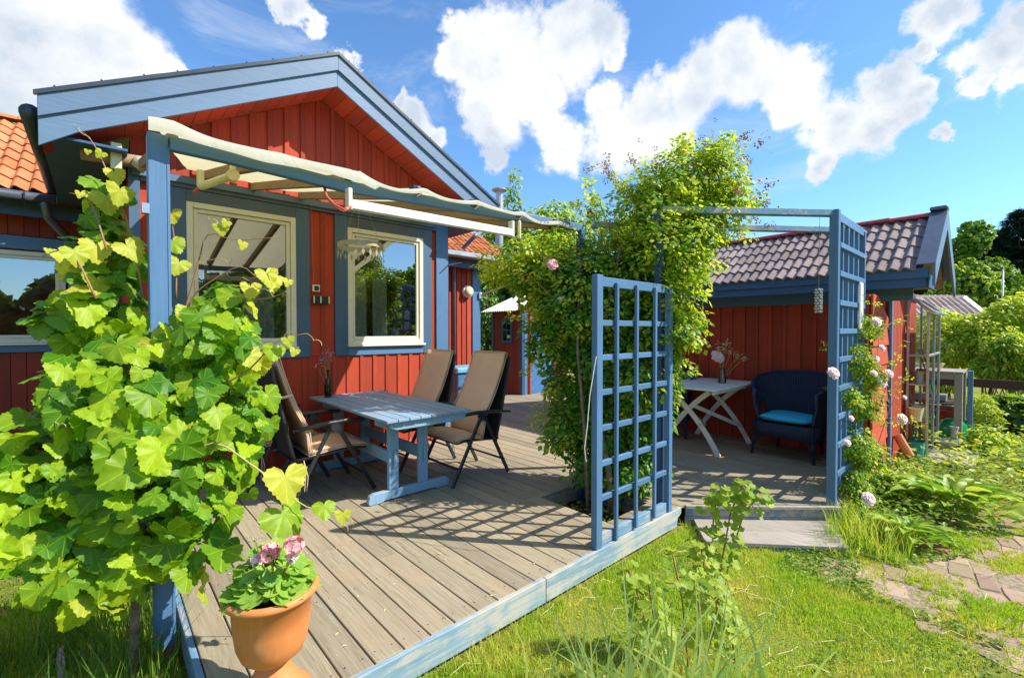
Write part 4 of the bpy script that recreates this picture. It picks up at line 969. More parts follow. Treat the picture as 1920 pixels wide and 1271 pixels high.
def make_cushion(loc, rz, label, recl, bx, cb):
    """one pad folded between seat and back"""
    c = thing('chair_cushion', label, 'cushion', loc, rz, 'tan cushions on the folding chairs')
    fx_ = bx - recl; bx = cb; bz = 0.40; tx = fx_ - 0.005; tz = 1.29; Wc = 0.285
    def pad(name, path, th):
        nu, nv = len(path), 13; V = []; F = []
        for sgn in (1, -1):
            for i, (p, nn) in enumerate(path):
                for j in range(nv):
                    v = -1 + 2 * j / (nv - 1); e = (1 - abs(v) ** 5) ** 0.5 if abs(v) < 1 else 0
                    ei = min(1, min(i, nu - 1 - i) / 1.0 + 0.25) if (i in (0, nu - 1)) else 1
                    t = th * 0.5 * (0.30 + 0.70 * e) * ei; V.append((p[0] + nn[0] * (t * sgn + th * 0.5), v * Wc * (0.985 + 0.015 * math.sin(i * 1.7)), p[1] + nn[1] * (t * sgn + th * 0.5) + 0.003 * math.sin(v * 5 + i)))
        o = nu * nv
        for i in range(nu - 1):
            for j in range(nv - 1):
                a = i * nv + j; F.append((a, a + nv, a + nv + 1, a + 1)); F.append((o + a, o + a + 1, o + a + nv + 1, o + a + nv))
        for i in range(nu - 1): a = i * nv; F.append((a, o + a, o + a + nv, a + nv)); a = i * nv + nv - 1; F.append((a, a + nv, o + a + nv, o + a))
        for j in range(nv - 1): F.append((j, j + 1, o + j + 1, o + j)); a = (nu - 1) * nv + j; F.append((a, o + a, o + a + 1, a + 1))
        q = part(name, MB().add(V, F), 'cushion_tan', c, smooth=True, local=True)
        # piping round both faces
        for sgn in (1, -1):
            pts = []
            for i, (p, nn) in enumerate(path): pts.append((p[0] + nn[0] * (th * .5 + sgn * th * .30), -Wc * 1.0, p[1] + nn[1] * (th * .5 + sgn * th * .30)))
            pts2 = [(a[0], -a[1], a[2]) for a in pts][::-1]
            part('piping', MB().tube(pts + pts2 + [pts[0]], 0.0045, 6), 'cushion_edge', q, smooth=True, local=True)
        return q
    path = []
    for i in range(9):
        t = i / 8; x = bx + 0.05 + t * (0.27 - bx); zz = 0.415 + 0.035 * math.sin(t * 2.2) - (0.018 * max(0, t - 0.8) * 5) ** 1; path.append(((x, zz), (0.0, 1.0)))
    pad('seat_pad', path, 0.05)
    path = []; L = Vector((tx - bx, 0, tz - bz)); nd = Vector((L.z, 0, -L.x)).normalized()
    for i in range(11):
        t = i / 10; bulge = 0.030 * math.exp(-((t - 0.25) / 0.16) ** 2) + 0.010 * math.sin(t * 5.5)
        p = Vector((bx + 0.035, 0, bz + 0.03)) + L * t * 0.985 + nd * bulge; path.append(((p.x, p.z), (nd.x, nd.z)))
    pad('back_pad', path, 0.05)
    p = Vector((bx + 0.03, 0, bz)) + L * 0.66
    part('strap', MB().tube([(p.x + 0.05, -Wc - 0.006, p.z), (p.x - 0.02, -Wc - 0.02, p.z - 0.008), (p.x - 0.06, -Wc * 1.08, p.z - 0.012)], 0.012, 6), 'cushion_edge', c, local=True)
    for k in (0, 0.02): part('tie', MB().tube([(bx, -Wc, 0.40), (bx + 0.01 + k, -Wc - 0.015, 0.25), (bx + k, -Wc - 0.01, 0.12)], 0.004, 5), 'cushion_edge', c, local=True)
    return c
CH = [((2.935, 3.985, 0), math.pi, 'near black folding chair right of the blue table with a tan cushion', 0.18, -0.21, -0.06, 'tan cushion with pale piping on the near right chair'),
      ((2.80, 4.80, 0), math.pi, 'black folding chair right of the table nearer the house wall', 0.16, -0.22, -0.10, 'tan cushion on the chair nearer the house corner'),
      ((1.60, 4.50, 0), 0.0, 'black folding chair left of the table seen from its side', 0.17, -0.355, -0.27, 'tan sunlit cushion on the side-on left chair'),
      ((1.40, 5.16, 0), 0.0, 'black folding chair behind the left one near the wall', 0.17, -0.34, -0.26, 'tan cushion of the rear left chair, mostly hidden')]
for loc, rz, lb, rc, bx_, cb_, lb2 in CH:
    make_chair(loc, rz, lb, rc, bx_); make_cushion(loc, rz, lb2, rc, bx_, cb_)

# ---- flowers
def bloom(name, parent, c, r, m, n_layers=4, face=None):
    """rose or peony head: cupped petals laid over a dome, tighter towards the middle"""
    face = Vector(face or (-0.4, -0.75, 0.5)).normalized(); a = face.orthogonal().normalized(); b = face.cross(a); V = []; F = []
    n = 12 + n_layers * 5
    for k in range(n):
        t = k / (n - 1); pol = R(8 + 100 * t ** 0.8); az = k * 2.39996; rad = r * (0.42 + 0.58 * t ** 0.6); sz = r * (0.34 + 0.42 * t)
        d = face * math.cos(pol) + (a * math.cos(az) + b * math.sin(az)) * math.sin(pol); tip = (a * math.cos(az) + b * math.sin(az)) * (0.4 + t) - face * (0.25 * t) + face * 0.5 * (1 - t); tip = (tip - d * tip.dot(d) * 0.7).normalized()
        sd = d.cross(tip).normalized(); o = len(V)
        for i in range(4):
            u = i / 3
            for j in range(4):
                v = (j / 3 - 0.5) * 2; wv = math.sin(0.5 + u * 1.9)
                V.append(Vector(c) + d * rad * (0.62 + 0.20 * u - 0.10 * v * v) + tip * sz * (u - 0.45) + sd * sz * 0.55 * v * wv + d * 0.05 * r * math.sin(3 * v + k))
        for i in range(3):
            for j in range(3): F.append((o+i*4+j, o+i*4+j+1, o+i*4+j+5, o+i*4+j+4))
    return part(name, MB().add(V, F), m, parent, smooth=True)
def curve_pts(p, q, sag, n=8, side=0.0):
    p = Vector(p); q = Vector(q); d = q - p; sd = d.cross(Vector((0, 0, 1))); sd = sd.normalized() if sd.length > 1e-5 else Vector((1, 0, 0))
    return [p + d * (i / n) + Vector((0, 0, sag * 4 * (i / n) * (1 - i / n))) + sd * side * 4 * (i / n) * (1 - i / n) for i in range(n + 1)]

bt = thing('bottle_vase', 'slim green glass bottle used as a vase at the far left table corner', 'bottle', (1.98, 5.20, TZ))
bc = Vector((1.915, 5.22, TZ + 0.001))
part('bottle', MB().lathe([(0.0, 0.0), (0.036, 0.0), (0.038, 0.01), (0.038, 0.15), (0.030, 0.19), (0.016, 0.24), (0.0135, 0.30), (0.017, 0.302), (0.017, 0.315), (0.012, 0.315), (0.011, 0.24), (0.026, 0.18), (0.033, 0.14), (0.033, 0.012), (0, 0.01)], 20, bc, caps=False), 'green_glass', bt, smooth=True)
bf = thing('wildflower_sprigs', 'thin pink and purple wildflower sprigs in the green bottle', 'flowers', bc + Vector((0, 0, 0.3)))
for k in range(9):
    tip = bc + Vector((random.uniform(-.07, .10), random.uniform(-.06, .05), 0.42 + 0.12 * random.random())); 
    if k == 0: tip = bc + Vector((-0.14, -0.02, 0.37))
    part('stem', MB().tube(curve_pts(bc + Vector((0, 0, 0.06)), tip, 0.03), 0.0016, 4), 'stem_tan', bf)
    fm = MB()
    for q in range(7):
        c = tip + Vector((random.gauss(0, .018), random.gauss(0, .018), random.gauss(-0.015, .03))); fm.lathe([(0, -.004), (.008, -.001), (.010, .004), (0, .003)], 6, c, caps=False)
    part('flower_head', fm, ('petal_pink', 'petal_purple', 'petal_deep')[k % 3 if k else 0], bf)

# ---- white folding table with X legs
wt = thing('folding_table', 'white slatted folding table with crossed legs by the outbuilding wall', 'table', (6.1, 2.85, 0))
WZ = 0.84; wx0, wx1, wy0, wy1 = 5.42, 6.80, 2.37, 3.22
ns = 13
for k in range(ns):
    x0 = wx0 + (wx1 - wx0) * k / ns; board('slat', wt, 'white_paint', x0, x0 + (wx1 - wx0) / ns - 0.006, wy0, wy1, WZ - 0.020, WZ, 0.003)
for y in (wy0 + 0.035, wy1 - 0.055): board('frame_rail', wt, 'white_paint', wx0 + 0.02, wx1 - 0.02, y, y + 0.022, WZ - 0.062, WZ - 0.021, 0.003)
def bent(x, y0, z0, y1, z1, bow, w=0.062, t=0.026):
    n = 8; V = []; F = []; P = Vector((x, y0, z0)); Q = Vector((x, y1, z1)); d = Q - P; nr = Vector((0, -d.z, d.y)).normalized()
    for i in range(n + 1):
        u = i / n; c = P + d * u + nr * bow * 4 * u * (1 - u); dd = d + nr * bow * 4 * (1 - 2 * u); m = Vector((0, -dd.z, dd.y)).normalized() * w / 2
        for s in (-1, 1):
            for e in (-1, 1): V.append((x + e * t / 2, (c + m * s).y, (c + m * s).z))
    for i in range(n):
        a = 4 * i; b = a + 4; F += [(a, a+1, b+1, b), (a+1, a+3, b+3, b+1), (a+3, a+2, b+2, b+3), (a+2, a, b, b+2)]
    F += [(0, 2, 3, 1), (4*n, 4*n+1, 4*n+3, 4*n+2)]
    return MB().add(V, F)
for x, sh in ((5.62, 0), (6.60, 0)):
    part('leg', bent(x, 2.42, 0.0, 3.10, WZ - 0.06, 0.065), 'white_paint', wt, bevel=0.003); part('leg', bent(x + 0.03, 3.18, 0.0, 2.55, WZ - 0.06, -0.065), 'white_paint', wt, bevel=0.003)
barp('stretcher', wt, 'white_paint', (5.64, 2.78, 0.60), (6.60, 2.52, 0.22), 0.02, 0.05); barp('stretcher', wt, 'white_paint', (5.66, 3.05, 0.66), (6.62, 3.05, 0.16), 0.02, 0.045)
gv = thing('glass_vase', 'small clear glass vase on the white slatted table', 'vase', (6.30, 2.72, WZ)); vc = Vector((6.28, 2.66, WZ + 0.001))
part('glass', MB().lathe([(0, 0), (0.05, 0), (0.055, 0.02), (0.042, 0.10), (0.030, 0.17), (0.038, 0.20), (0.034, 0.20), (0.027, 0.17), (0.037, 0.10), (0.048, 0.02), (0, 0.012)], 20, vc, caps=False), 'clear_glass', gv, smooth=True)
pb = thing('peony_bouquet', 'pale pink peony with cream flower plumes in the glass vase', 'flowers', vc + Vector((0, 0, 0.2)))
pc = vc + Vector((-0.045, 0.04, 0.36)); part('stem', MB().tube(curve_pts(vc + Vector((0, 0, .02)), pc, 0.02), 0.004, 5), 'stem_green', pb); bloom('peony', pb, pc, 0.085, 'petal_pale', 6)
for dx, dy, dz in ((0.06, -0.02, 0.55), (0.02, 0.0, 0.48), (0.10, -0.06, 0.42), (-0.06, 0.03, 0.47), (0.22, -0.20, 0.33), (0.16, -0.13, 0.35)):
    tip = vc + Vector((dx, dy, dz)); part('stem', MB().tube(curve_pts(vc + Vector((0, 0, .03)), tip, 0.02), 0.0025, 4), 'stem_tan', pb); pm = MB()
    for q in range(26):
        c = tip + Vector((random.gauss(0, .022), random.gauss(0, .022), random.gauss(0, .032))); pm.lathe([(0, -.007), (.008, 0), (0, .007)], 5, c, caps=False)
    part('plume', pm, 'petal_cream', pb, kind='stuff')

# ---- wicker armchairs (facing +x locally)
def wicker(loc, rz, label):
    c = thing('wicker_armchair', label, 'armchair', loc, rz, 'dark blue wicker armchairs by the outbuilding'); 
    V = []; F = []; UV = []; nu, nv = 44, 12
    def rim(u): return 0.80 + 0.225 * (1 - abs(u) ** 2.2)
    def pt(u, v):
        a = u * R(128); top = rim(u); z = 0.40 + (top - 0.40) * v; fl = 0.05 * v * v
        rx, ry = 0.33 + fl + 0.05 * v * (1 - abs(u)), 0.37 + fl * 1.4
        return (-rx * math.cos(a) * (1 if math.cos(a) > 0 else 0.95), ry * math.sin(a), z)
    for i in range(nu + 1):
        for j in range(nv + 1): V.append(pt(-1 + 2 * i / nu, j / nv)); UV.append((i / nu, j / nv))
    for i in range(nu):
        for j in range(nv):
            u = -1 + 2 * (i + .5) / nu; v = (j + .5) / nv
            if ((abs(u) - 0.60) / 0.075) ** 2 + ((v - 0.16) / 0.30) ** 2 < 1 : continue
            a = i * (nv + 1) + j; F.append((a, a + nv + 1, a + nv + 2, a + 1))
    def skin(name, V, F, UV, th=0.014):
        me = bpy.data.meshes.new(name); me.from_pydata(V, [], F); me.materials.append(MATS['wicker_blue']); me.polygons.foreach_set('use_smooth', [True] * len(F)); uvl = me.uv_layers.new(name='UVMap')
        for l in me.loops: uvl.data[l.index].uv = UV[l.vertex_index]
        me.update(); o = part(name, me, None, c, local=True); s = o.modifiers.new('solid', 'SOLIDIFY'); s.thickness = th; s.offset = 0; return o
    skin('back', V, F, UV)
    part('rim', MB().tube([pt(-1 + 2 * i / 40, 1.0) for i in range(41)], 0.017, 8), 'wicker_cane', c, smooth=True, local=True)
    for s in (-1, 1):
        p0 = pt(s, 1.0); part('arm_roll', MB().tube([(p0[0], p0[1], p0[2] + .01), (p0[0] + 0.02, p0[1], p0[2] - 0.05), (p0[0] - 0.0, p0[1] * 0.99, 0.62), pt(s, 0.0), (0.27, s * 0.315, 0.30)], [0.028, 0.024, 0.017, 0.017, 0.017], 8), 'wicker_cane', c, smooth=True, local=True)
    # apron below the seat
    V = []; F = []; UV = []; ring = [(0.29, -0.33), (0.305, -0.16), (0.31, 0), (0.305, 0.16), (0.29, 0.33), (0.05, 0.365), (-0.2, 0.30), (-0.32, 0.15), (-0.34, 0), (-0.32, -0.15), (-0.2, -0.30), (0.05, -0.365)]
    n = len(ring)
    for k in range(n + 1):
        x, y = ring[k % n]
        for j, z in enumerate((0.255, 0.33, 0.42)): V.append((x, y, z - (0.0 if j else 0.02 * abs(y) / 0.33))); UV.append((k / n * 1.4, j * 0.18))
    for k in range(n):
        for j in range(2): F.append((3*k+j, 3*k+3+j, 3*k+4+j, 3*k+1+j))
    skin('apron', V, F, UV)
    part('seat', MB().poly([(x * 0.97, y * 0.97, 0.395) for x, y in ring], (0, 0, 0.02)), 'wicker_cane', c, local=True)
    for x, y in ((0.27, -0.32), (0.27, 0.32), (-0.27, -0.24), (-0.27, 0.24)):
        part('leg', MB().tube([(x, y, 0.40), (x, y, 0.25), (x * 1.10, y * 1.07, 0.0)], [0.02, 0.02, 0.017], 8), 'wicker_cane', c, smooth=True, local=True)
        sy = 1 if y > 0 else -1
        part('brace', MB().tube([(x * 1.05, y * 1.02, 0.11), (x, y - sy * 0.035, 0.21), (x, y - sy * 0.13, 0.255)], 0.010, 6), 'wicker_cane', c, smooth=True, local=True)
    return c
wk = wicker((6.40, 1.86, 0), math.pi - 0.05, 'dark blue wicker armchair with an aqua seat cushion beside the white table')
wicker((6.35, 3.55, 0), math.pi + 0.35, 'dark blue wicker armchair behind the white table, half hidden by roses')
wc = thing('seat_cushion', 'bright aqua cotton cushion on the wicker armchair', 'cushion', (6.40, 1.86, 0.42), math.pi - 0.05)
V = []; F = []; nu, nv = 18, 18
for sgn in (1, -1):
    for i in range(nu + 1):
        for j in range(nv + 1):
            u, v = -1 + 2 * i / nu, -1 + 2 * j / nv; e = (max(0, 1 - abs(u) ** 4) * max(0, 1 - abs(v) ** 4)) ** 0.4
            sq = 1 - 0.10 * (u * v) ** 2
            V.append((0.02 + 0.285 * u * sq, 0.30 * v * sq, 0.052 + sgn * 0.045 * e + 0.006 * math.sin(4 * u + 3 * v) * (sgn > 0)))
o_ = (nu + 1) * (nv + 1)
for i in range(nu):
    for j in range(nv): a = i * (nv + 1) + j; F.append((a, a + nv + 1, a + nv + 2, a + 1)); F.append((o_ + a, o_ + a + 1, o_ + a + nv + 2, o_ + a + nv + 1))
part('pad', MB().add(V, F), 'cushion_aqua', wc, smooth=True, local=True)

# ---- storage box beyond the chairs
sb = thing('storage_box', 'blue storage box with a light blue lid behind the right chairs', 'box', (4.95, 6.75, 0))
part('body', MB().box(4.62, 5.35, 6.5, 7.0, 0.02, 0.80), 'box_blue', sb, bevel=0.015); part('lid', MB().box(4.58, 5.39, 6.46, 7.04, 0.803, 0.90), 'lid_blue', sb, bevel=0.02)
part('handle', MB().tube([(4.70, 6.44, 0.62), (4.70, 6.42, 0.64), (5.27, 6.42, 0.64), (5.27, 6.44, 0.62)], 0.018, 8), 'white_plastic', sb, smooth=True)

# ================================================================== TERRACOTTA URN AND PELARGONIUM
ux, uy = 0.520, 2.06
urn = thing('terracotta_urn', 'terracotta coloured urn on a flared foot at the deck corner', 'plant pot', (ux, uy, 0))
part('bowl', MB().lathe([(0.055, 0.185), (0.085, 0.195), (0.118, 0.225), (0.135, 0.27), (0.145, 0.34), (0.152, 0.452), (0.168, 0.457), (0.178, 0.463), (0.183, 0.474), (0.178, 0.487), (0.166, 0.492), (0.154, 0.484), (0.150, 0.47), (0.146, 0.40)], 56, (ux, uy, 0), caps=False), 'terracotta', urn, smooth=True)
part('foot', MB().lathe([(0.045, 0.20), (0.056, 0.175), (0.075, 0.13), (0.115, 0.07), (0.148, 0.035), (0.152, 0.0)], 56, (ux, uy, 0), caps=False), 'terracotta', urn, smooth=True)
part('soil', MB().lathe([(0.0, 0.425), (0.08, 0.428), (0.146, 0.42)], 24, (ux, uy, 0), caps=False), 'soil', urn)
pel = thing('pelargonium', 'pelargonium with two pink flower heads growing in the terracotta urn', 'potted plant', (ux, uy, 0.43))
lmr = leaf_mesh('round', 'pelargonium_leaf')
def place_leaf(parent, me, p, nrm, down, size, name='leaf'):
    Z = Vector(nrm).normalized(); D = Vector(down); Y = -(D - Z * D.dot(Z)); Y = Y.normalized() if Y.length > 1e-4 else Z.orthogonal().normalized(); X = Y.cross(Z)
    M = Matrix(((X.x, Y.x, Z.x, p[0]), (X.y, Y.y, Z.y, p[1]), (X.z, Y.z, Z.z, p[2]), (0, 0, 0, 1))) @ Matrix.Scale(size, 4)
    o = bpy.data.objects.new(name, me); COL.objects.link(o); o.parent = parent; o.matrix_local = WL[parent.name].inverted() @ M; return o
toC = lambda p: (Vector((0, 0, CAMZ)) - Vector(p)).normalized()
stm = MB()
for k in range(130):
    a = random.uniform(0, 6.283); rr = 0.150 * math.sqrt(random.random()); h = 0.455 + 0.20 * (1 - (rr / 0.175) ** 2) * random.uniform(0.35, 1)
    p = Vector((ux + rr * math.cos(a), uy + rr * math.sin(a), h)); out = Vector((math.cos(a), math.sin(a), 0))
    nn = out * 0.5 * rr / 0.15 + Vector((0, 0, 0.9)) + SUN * 0.4 + Vector((random.gauss(0, .3), random.gauss(0, .3), random.gauss(0, .2)))
    place_leaf(pel, lmr, p, nn, out + Vector((0, 0, -0.3)), random.uniform(0.055, 0.10))
    stm.tube(curve_pts((ux + rr * .2 * math.cos(a), uy + rr * .2 * math.sin(a), 0.425), p, 0.02, 4), 0.002, 4)
part('stems', stm, 'stem_green', pel, kind='stuff')
for (px, py, n, rr) in ((505, 1035, 42, 0.036), (484, 1050, 18, 0.022), (552, 1022, 40, 0.036), (548, 1044, 14, 0.016)):
    c = atd(px, py, 1.78); hm = MB()
    for q in range(n):
        d = Vector((random.gauss(0, 1), random.gauss(0, 1), random.gauss(0.3, 1))).normalized(); fc = c + d * rr * random.uniform(.75, 1)
        a = d.orthogonal().normalized(); b = d.cross(a); t0 = random.random() * 6
        for pt_ in range(5):
            t = t0 + pt_ * 1.257; u = a * math.cos(t) + b * math.sin(t); v = a * math.cos(t + .6) + b * math.sin(t + .6); w_ = a * math.cos(t - .6) + b * math.sin(t - .6)
            hm.add([fc, fc + v * 0.011 + d * .002, fc + u * 0.016 + d * 0.0035, fc + w_ * 0.011 + d * .002], [(0, 1, 2, 3)])
    part('flower_head', hm, 'petal_pink' if rr > 0.03 else 'petal_pale', pel)
    part('stem', MB().tube(curve_pts((ux + .02, uy, .45), c, 0.01, 5), 0.0028, 5), 'stem_green', pel)
bm_ = MB(); c = atd(478, 1012, 1.85)
for q in range(14): bm_.lathe([(0, -.006), (.004, 0), (0, .008)], 5, c + Vector((random.gauss(0, .014), random.gauss(0, .014), random.gauss(0, .010))), caps=False)
part('buds', bm_, 'stem_tan', pel); part('stem', MB().tube(curve_pts((ux, uy, .45), c, 0.0, 5), 0.0024, 5), 'stem_green', pel)

# ================================================================== GRAPE VINE
vine = thing('grape_vine', 'large leafy grape vine climbing the blue pergola post', 'vine', (0.05, 2.85, GZ))
def wb(px, py, D, r, rx=None, ry=None): p = atd(px, py, D); return (p.x, p.y, p.z, r, rx or r, ry or r)
VB = [wb(300, 640, 2.45, .17), wb(200, 560, 2.45, .17), wb(210, 440, 2.5, .13), wb(200, 370, 2.5, .10), wb(160, 480, 2.42, .11), wb(245, 490, 2.55, .13), wb(115, 600, 2.35, .13), wb(405, 640, 2.45, .19), wb(430, 560, 2.5, .11), wb(250, 740, 2.35, .30), wb(130, 850, 2.25, .28), wb(340, 880, 2.3, .31),
      wb(40, 900, 2.15, .22), wb(410, 780, 2.4, .23), wb(180, 1010, 2.2, .27), wb(235, 1040, 2.25, .22), wb(-50, 920, 2.0, .22), wb(150, 720, 2.4, .17), wb(90, 990, 2.15, .20), wb(385, 1040, 2.2, .13)]
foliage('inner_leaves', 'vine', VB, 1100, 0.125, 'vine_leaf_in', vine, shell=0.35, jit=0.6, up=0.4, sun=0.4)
VM = [leaf_mesh('vine', 'vine_leaf'), leaf_mesh('vine2', 'vine_leaf')]; VY = leaf_mesh('vine2', 'vine_leaf_young')
def pxof(p):
    v = Vector(p) - Vector((0, 0, CAMZ)); zz = v.dot(_F); return 960 + FPX * v.dot(_R) / zz, 635.5 - FPX * v.dot(_U) / zz, zz
pts_v = []; tries = 0
while len(pts_v) < 292 and tries < 12000:
    tries += 1; P_, u_, r_ = blob_pts(VB, 1, 0.9); p = Vector(P_[0]); u = Vector(u_[0])
    if u.dot(toC(p)) < 0.05: continue
    x, y, zz = pxof(p)
    if 225 < x < 350 and y < 590: continue
    if y < 760 and x < 135 - (y - 450) * 0.45: continue
    if 266 < x < 340 and y > 900 and random.random() < 0.85: continue
    if y > 560 and y < 760 and x < 95: continue
    if x > 500 - max(0, y - 850) * 0.3 or y > 1150 or y < 350 or x < -40: continue
    if 255 < x < 335 and y > 1085: continue
    if x < 60 and y > 1060: continue
    inside = False
    for b in VB:                                        # keep only the outermost skin
        if ((p.x - b[0])**2 + (p.y - b[1])**2 + (p.z - b[2])**2) < (b[3] * 0.80) ** 2: inside = True; break
    if inside: continue
    if any((p - q).length < 0.052 for q, _ in pts_v): continue
    pts_v.append((p, u))
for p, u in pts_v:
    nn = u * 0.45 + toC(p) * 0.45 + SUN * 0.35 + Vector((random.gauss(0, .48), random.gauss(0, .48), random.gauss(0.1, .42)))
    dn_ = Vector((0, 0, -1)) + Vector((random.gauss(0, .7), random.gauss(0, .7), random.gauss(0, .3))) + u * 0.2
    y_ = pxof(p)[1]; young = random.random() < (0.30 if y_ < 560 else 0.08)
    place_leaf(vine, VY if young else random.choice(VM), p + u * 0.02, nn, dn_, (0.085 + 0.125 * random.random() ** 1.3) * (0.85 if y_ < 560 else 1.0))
# shoots, tendrils and their leaves
shoots = [([(330, 870), (400, 830), (470, 870), (530, 915), (575, 950), (650, 965), (662, 985)], 2.15, [(535, 905, .18), (532, 975, .20), (608, 955, .10), (643, 968, .07)]),
          ([(330, 640), (360, 560), (400, 525), (450, 500), (480, 520)], 2.4, [(500, 520, .11), (430, 560, .12)]),
          ([(420, 720), (470, 690), (520, 640), (575, 625)], 2.3, [(540, 640, .06), (515, 660, .10), (470, 640, .10), (553, 660, .05)]),
          ([(270, 560), (240, 420), (200, 320), (170, 262), (140, 240)], 2.4, [(190, 290, .05), (215, 330, .09), (200, 380, .13), (236, 375, .10), (165, 285, .03)]),
          ([(300, 700), (340, 600), (370, 500), (390, 440), (440, 450), (520, 445)], 2.6, [(415, 430, .08), (455, 460, .06), (425, 420, .05)]),
          ([(180, 560), (140, 480), (110, 470), (80, 480)], 2.2, [(115, 505, .05), (90, 470, .03), (140, 480, .11)]),
          ([(200, 470), (170, 380), (130, 362)], 2.3, [(150, 365, .04), (180, 470, .13), (225, 365, .12), (240, 470, .13)]),
          ([(330, 560), (330, 480), (320, 400)], 2.5, [(325, 460, .11), (322, 405, .09), (335, 500, .11)]),
          ([(440, 560), (500, 560), (540, 545)], 2.45, [(510, 530, .11), (470, 545, .10), (540, 530, .05)])]
for path, D, lv in shoots:
    pp = [atd(x, y, D + 0.01 * i) for i, (x, y) in enumerate(path)]; sm = []
    for i in range(len(pp) - 1):
        for t in (0, .33, .66): 
            a0_, a1_, a2_, a3_ = pp[max(i-1, 0)], pp[i], pp[i+1], pp[min(i+2, len(pp)-1)]
            sm.append(0.5 * ((2*a1_) + (a2_-a0_) * t + (2*a0_-5*a1_+4*a2_-a3_) * t*t + (3*a1_-a0_-3*a2_+a3_) * t**3))
    sm.append(pp[-1]); n = len(sm)
    part('shoot', MB().tube(sm, [0.0052 - 0.0036 * i / n for i in range(n)], 6), 'stem_tan' if D < 2.2 else 'stem_red', vine, smooth=True)
    for (x, y, s) in lv:
        p = atd(x, y - s * 60, D); place_leaf(vine, VY if s < 0.10 or random.random() < .5 else VM[0], p, toC(p) * 0.8 + SUN * 0.3 + Vector((random.gauss(0, .2), random.gauss(0, .2), 0.25)), Vector((random.gauss(0, .3), random.gauss(0, .3), -1)), s * 1.15)
tdm = MB()
for (x, y, D, dx, dy) in ((480, 520, 2.4, 40, -10), (575, 625, 2.3, 30, 22), (170, 262, 2.4, -30, -30), (370, 480, 2.55, 60, 10), (420, 560, 2.4, 90, -20), (100, 790, 2.0, 25, 10), (455, 520, 2.4, 60, 35), (640, 970, 2.15, 12, 25), (520, 640, 2.3, 30, -20), (380, 400, 2.6, 30, 20), (250, 640, 2.2, 30, 10)):
    pts = []
    for i in range(22):
        t = i / 21; a = 9 * t * t; rr = 12 * t * (1.1 - t) ; pts.append(atd(x + dx * t + rr * math.cos(a), y + dy * t + rr * math.sin(a), D))
    tdm.tube(pts, 0.0018, 4)
part('tendrils', tdm, 'stem_tan', vine, kind='stuff')
tk = [Vector((0.10, 2.86, GZ)), Vector((0.12, 2.88, 0.3)), Vector((0.16, 2.90, 0.9)), Vector((0.14, 2.92, 1.25)), Vector((0.17, 2.93, 1.5))]
part('trunk', MB().tube(tk, [0.022, 0.018, 0.015, 0.012, 0.008], 8), 'bark', vine, smooth=True)

# ================================================================== CLIMBING ROSE OVER THE ARCH
rose = thing('climbing_rose', 'huge climbing rose covering the arch and pergola end with few pink blooms', 'climbing rose', (3.3, 2.55, GZ))
def rb(px, py, D, rp, kz=1.0): r = rp * D / FPX; p = atd(px, py, D); return (p.x, p.y, p.z, r, r, r * kz)
RB = [rb(1100, 560, 4.5, 95), rb(1060, 620, 4.6, 75), rb(1180, 600, 4.4, 85), rb(1190, 700, 4.3, 80), rb(1080, 720, 4.6, 62), rb(1150, 790, 4.4, 75), rb(1120, 860, 4.4, 52), rb(1205, 510, 4.3, 70), rb(1040, 520, 4.9, 70), rb(985, 490, 5.2, 48), rb(1250, 620, 4.1, 50), rb(1060, 800, 4.5, 45), rb(1200, 850, 4.4, 45), rb(1110, 500, 4.6, 50), rb(1165, 885, 4.3, 48), rb(1220, 770, 4.3, 46), rb(1140, 680, 4.3, 60)]
RT = [rb(1230, 400, 4.2, 85), rb(1290, 350, 4.2, 75), rb(1330, 330, 4.2, 60), rb(1250, 470, 4.1, 80), rb(1175, 455, 4.3, 42), rb(1110, 460, 4.5, 26), rb(1290, 430, 4.1, 60), rb(1350, 390, 4.1, 38), rb(1270, 560, 4.0, 50), rb(1285, 610, 4.0, 42), rb(1225, 355, 4.2, 36), rb(1280, 500, 4.0, 45), rb(1330, 290, 4.2, 30), rb(1375, 345, 4.1, 34), rb(1400, 385, 4.1, 22), rb(1340, 440, 4.1, 28), rb(1040, 440, 4.6, 35), rb(930, 500, 5.0, 35)]
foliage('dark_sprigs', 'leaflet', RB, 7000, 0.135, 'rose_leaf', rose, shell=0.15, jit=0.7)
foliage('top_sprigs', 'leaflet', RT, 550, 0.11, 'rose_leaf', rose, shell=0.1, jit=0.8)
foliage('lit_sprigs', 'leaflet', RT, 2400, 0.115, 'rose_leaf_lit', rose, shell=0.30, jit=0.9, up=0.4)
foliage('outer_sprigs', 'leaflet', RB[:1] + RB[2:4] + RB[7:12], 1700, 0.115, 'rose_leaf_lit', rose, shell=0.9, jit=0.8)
canes = MB(); P2 = []
def cane(path, D0, D1, r0=0.006, lv=0, kind=None):
    n = len(path); pp = [atd(x, y, D0 + (D1 - D0) * i / (n - 1)) for i, (x, y) in enumerate(path)]; sm = []
    for i in range(n - 1):
        a0_, a1_, a2_, a3_ = pp[max(i-1, 0)], pp[i], pp[i+1], pp[min(i+2, n-1)]
        for t in (0, .25, .5, .75): sm.append(0.5 * ((2*a1_) + (a2_-a0_) * t + (2*a0_-5*a1_+4*a2_-a3_) * t*t + (3*a1_-a0_-3*a2_+a3_) * t**3))
    sm.append(pp[-1]); canes.tube(sm, [r0 * (1 - 0.75 * i / len(sm)) for i in range(len(sm))], 5)
    for k in range(lv): P2.append(random.choice(sm[len(sm)//4:]) + Vector([random.gauss(0, .03) for _ in range(3)]))
    return sm
